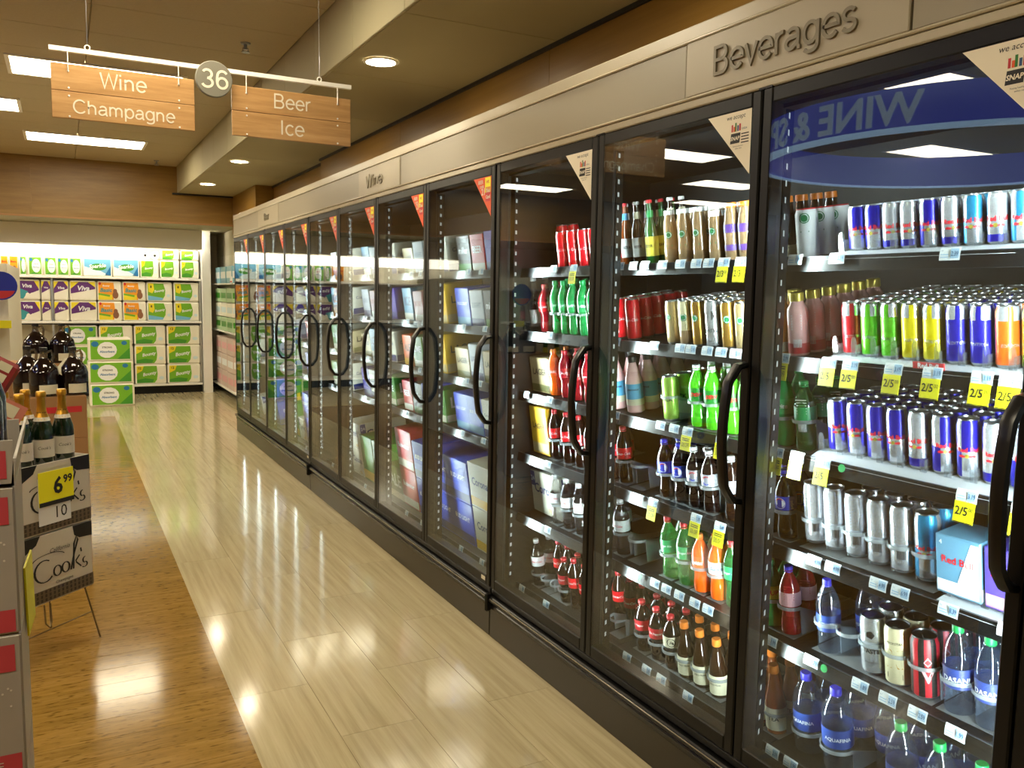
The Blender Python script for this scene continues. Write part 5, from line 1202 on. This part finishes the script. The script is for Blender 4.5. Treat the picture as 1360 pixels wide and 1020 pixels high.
# slanted snack tray above the left bottles
t = thing('snack_tray', 'slanted cardboard tray of red and pink packets behind the left stack', 'display tray', (-.26, 2.75, 1.27), (0, .55, .25))
mat('pink_strip', 'c97a66', .5); mat('snack_red', '8e2a2a', .45); mat('snack_purple', 'a03a78', .4)
MB().box((-.2, 0, 0), (.16, .25, .008)).box((-.2, 0, 0), (.16, .006, .05)).obj('tray', 'cardboard', t)
st = MB().box((-.2, -.003, .0), (.165, 0, .055)).obj('label_strip', 'pink_strip', t)
for k in range(5): MB().box((-.19 + .07 * k, -.0045, .01), (-.135 + .07 * k, -.003, .045)).obj('price_card', 'label_cream', st)
for k in range(2):
    p = thing('snack_packet', ['dark red packet with cream squares on the slanted tray', 'purple pink packet at the left photo edge'][k], 'packet', (-.235 - .10 * k, 2.80 + .06 * k, 1.30 + .06 * k), (0, .55, .25))
    MB().rbox((-.07, 0, 0), (.09, .12, .11), .012).obj('bag', ['snack_red', 'snack_purple'][k], p)
    if not k:
        for a in range(3):
            for c in range(3): MB().box((-.06 + .045 * a, -.0015, .012 + .032 * c), (-.025 + .045 * a, .0005, .036 + .032 * c)).obj('printed_square', 'label_cream', p)
# cartons and jugs further back
def carton_box(x, y, z, w, d, h, label, stripe):
    t = thing('carton', label, 'box', (x, y, z), (0, 0, .12), 'brown cartons under the jugs')
    MB().rbox((0, 0, 0), (w, d, h), .003).obj('box', 'cardboard', t)
    if stripe:
        s = MB().poly([(w * .35, h * .62), (w * .92, h * .62), (w * .92, h * .76), (w * .35, h * .76)], 0, TY(0, -.001, 0)); s.poly([(d * .1, h * .62), (d * .9, h * .62), (d * .9, h * .76), (d * .1, h * .76)], 0, TPX(w + .001, 0, 0)); s.obj('stripe', 'redpack', t, smooth=False)
for i, nm in enumerate(('lowest', 'third', 'second', 'topmost')): carton_box(-.22, 5.3, .243 * i, .33, .36, .242, 'brown red-striped carton, %s in the stack below the front jugs' % nm, i in (1, 3))
for i, nm in enumerate(('lowest', 'fourth', 'third', 'second', 'topmost')): carton_box(-.32, 6.3, .216 * i, .34, .36, .215, 'plain brown carton, %s in the stack below the far jugs' % nm, False)
mat('jug_wine', '120708', .08, coat=.8); thin('jug_glass', 'b9a98a', .1, .02, .05)
def jug(x, y, z, label, h=.27, tagged=False):
    t = thing('wine_jug', label, 'jug', (x, y, z), (0, 0, -.2), 'round glass wine jugs'); r = .078
    MB().lathe([(0, 0), (r * .95, 0), (r, .02), (r, h * .45), (r * .9, h * .58), (r * .5, h * .72), (r * .3, h * .78)], 22).obj('wine_body', 'jug_wine', t)
    MB().lathe([(r * .31, h * .77), (r * .24, h * .84), (r * .23, h * .95), (0, h * .95)], 16).obj('glass_neck', 'jug_glass', t)
    MB().lathe([(r * .26, h * .93), (r * .27, h * .93), (r * .27, h), (0, h)], 16).obj('cap', 'dark', t)
    MB().tube([(r * .22, 0, h * .9), (r * .5, 0, h * .93), (r * .62, 0, h * .84), (r * .55, 0, h * .68)], .008).obj('handle', 'jug_glass', t)
    MB().lathe([(r * 1.003, h * .05), (r * 1.01, h * .05), (r * 1.01, h * .24), (r * 1.003, h * .24)], 12, a0=-1.7, a1=-.4).obj('label', 'label_cream', t)
    if tagged: MB().box((-.035, -.03, h * .55), (.02, -.026, h * .9)).obj('neck_tag', 'label_cream', t, (0, -.05, 0), (-.5, .6, 0))
jug(-.10, 5.40, .973, 'dark wine jug with paper neck tag, front left', tagged=True); jug(.045, 5.43, .973, 'dark wine jug with pale label, front right'); jug(-.185, 5.55, .973, 'dark wine jug half hidden behind the front pair')
jug(-.16, 6.42, 1.081, 'dark wine jug on the far carton stack, left', .26); jug(-.005, 6.42, 1.081, 'dark wine jug on the far carton stack, right', .26)
# end of a shelving run at the left photo edge
t = thing('wine_gondola', 'end of a dark shelf run with yellow tags at the left edge', 'shelving', (-.95, 7.0, 0))
MB().box((0, .3, 0), (.60, 2.5, 1.75)).obj('back_panel', 'offwhite', t)
for z in (.12, .55, .95, 1.3, 1.62): MB().box((0, -.02, z), (.60, .3, z + .025)).obj('shelf', 'white', t)
for i, z in enumerate((1.33, 1.0, .6)):
    for k in range(2): MB().box((.36 + .16 * k, -.026, z - .045), (.47 + .16 * k, -.0215, z + .01)).obj('sale_card', 'yellow' if k else 'label_white', t)
for i, (z, c) in enumerate(((1.325, 'beer_clear'), (.975, 'beer_green'), (.575, 'beer_dark'))):
    for k in range(4):
        place(c, (-.87 + .13 * k, 7.1, z), (0, 0, .3), '%s, %s, on the %s shelf of the left shelf run' % (WORD[c], from_left(k, 4), ['upper', 'middle', 'lower'][i]), 'bottle', 'bottles on the left shelf run')
t = thing('round_sign', 'blue round shelf sign with red lower edge at left photo edge', 'sign', (-.37, 6.93, 1.585))
MB().lathe([(0, 0), (.10, 0), (.10, .008), (0, .008)], 24, M=Matrix.Rotation(pi / 2, 4, 'X')).obj('plate', 'pepsi_blue', t)
MB().poly([(.09 * cos(a), .09 * sin(a)) for a in [pi + .4 + (pi - .8) * i / 8 for i in range(9)]], 0, TY(0, -.0095, 0)).obj('red_edge', 'redpack', t)

# ------------------------------------------------------------------ round wine and spirits sign opposite the coolers
mat('halo_blue', '10124a', .35, emit=(.05, .06, .42), k=1.2); mat('halo_trim', '9fc4f2', .4, emit=(.45, .68, 1.0), k=1.1); mat('halo_text', 'b9cbe6', .5, emit=(.45, .6, .85), k=.6)
t = thing('round_halo_sign', 'blue ring-shaped sign reading Wine and Spirits, mirrored in nearest door', 'sign', (-3.75, 4.85, 2.84))
MB().lathe([(1.8, 0), (1.8, .30), (1.74, .30), (1.74, 0), (1.8, 0)], 72).obj('ring', 'halo_blue', t)
MB().lathe([(1.81, -.02), (1.815, .012), (1.80, .014), (1.735, -.02), (1.81, -.02)], 72).obj('lower_edge', 'halo_trim', t)
q = MB().text('WINE & SPIRITS', 0, .15, h=.24, bold=.02, t=.008)
q.v = [((1.803 + z) * cos(x / 1.803 + .2), (1.803 + z) * sin(x / 1.803 + .2), y) for x, y, z in q.v]
q.obj('lettering', 'halo_text', t)
for a in (.6, 2.7, 4.8): MB().tube([(1.77 * cos(a), 1.77 * sin(a), .3), (1.77 * cos(a), 1.77 * sin(a), ZM - 2.84)], .004).obj('suspension_rod', 'alu', t)
# scraps on the floor near the coolers
MB().box((0, 0, 0), (.10, .012, .001)).obj('paper_strip', 'paper', None, (1.46, 1.93, .0004), (0, 0, .35), label='thin white paper strip on the floor by the kickplate', cat='litter')
MB().add([(0, 0, 0), (.05, .01, .004), (.04, .03, .001), (.005, .025, .006), (.025, .015, .01)], [(0, 1, 4), (1, 2, 4), (2, 3, 4), (3, 0, 4), (0, 3, 2, 1)]).obj('plastic_scrap', 'glide', None, (1.30, 2.0, .0004), label='crumpled clear scrap on the floor near the paper strip', cat='litter')
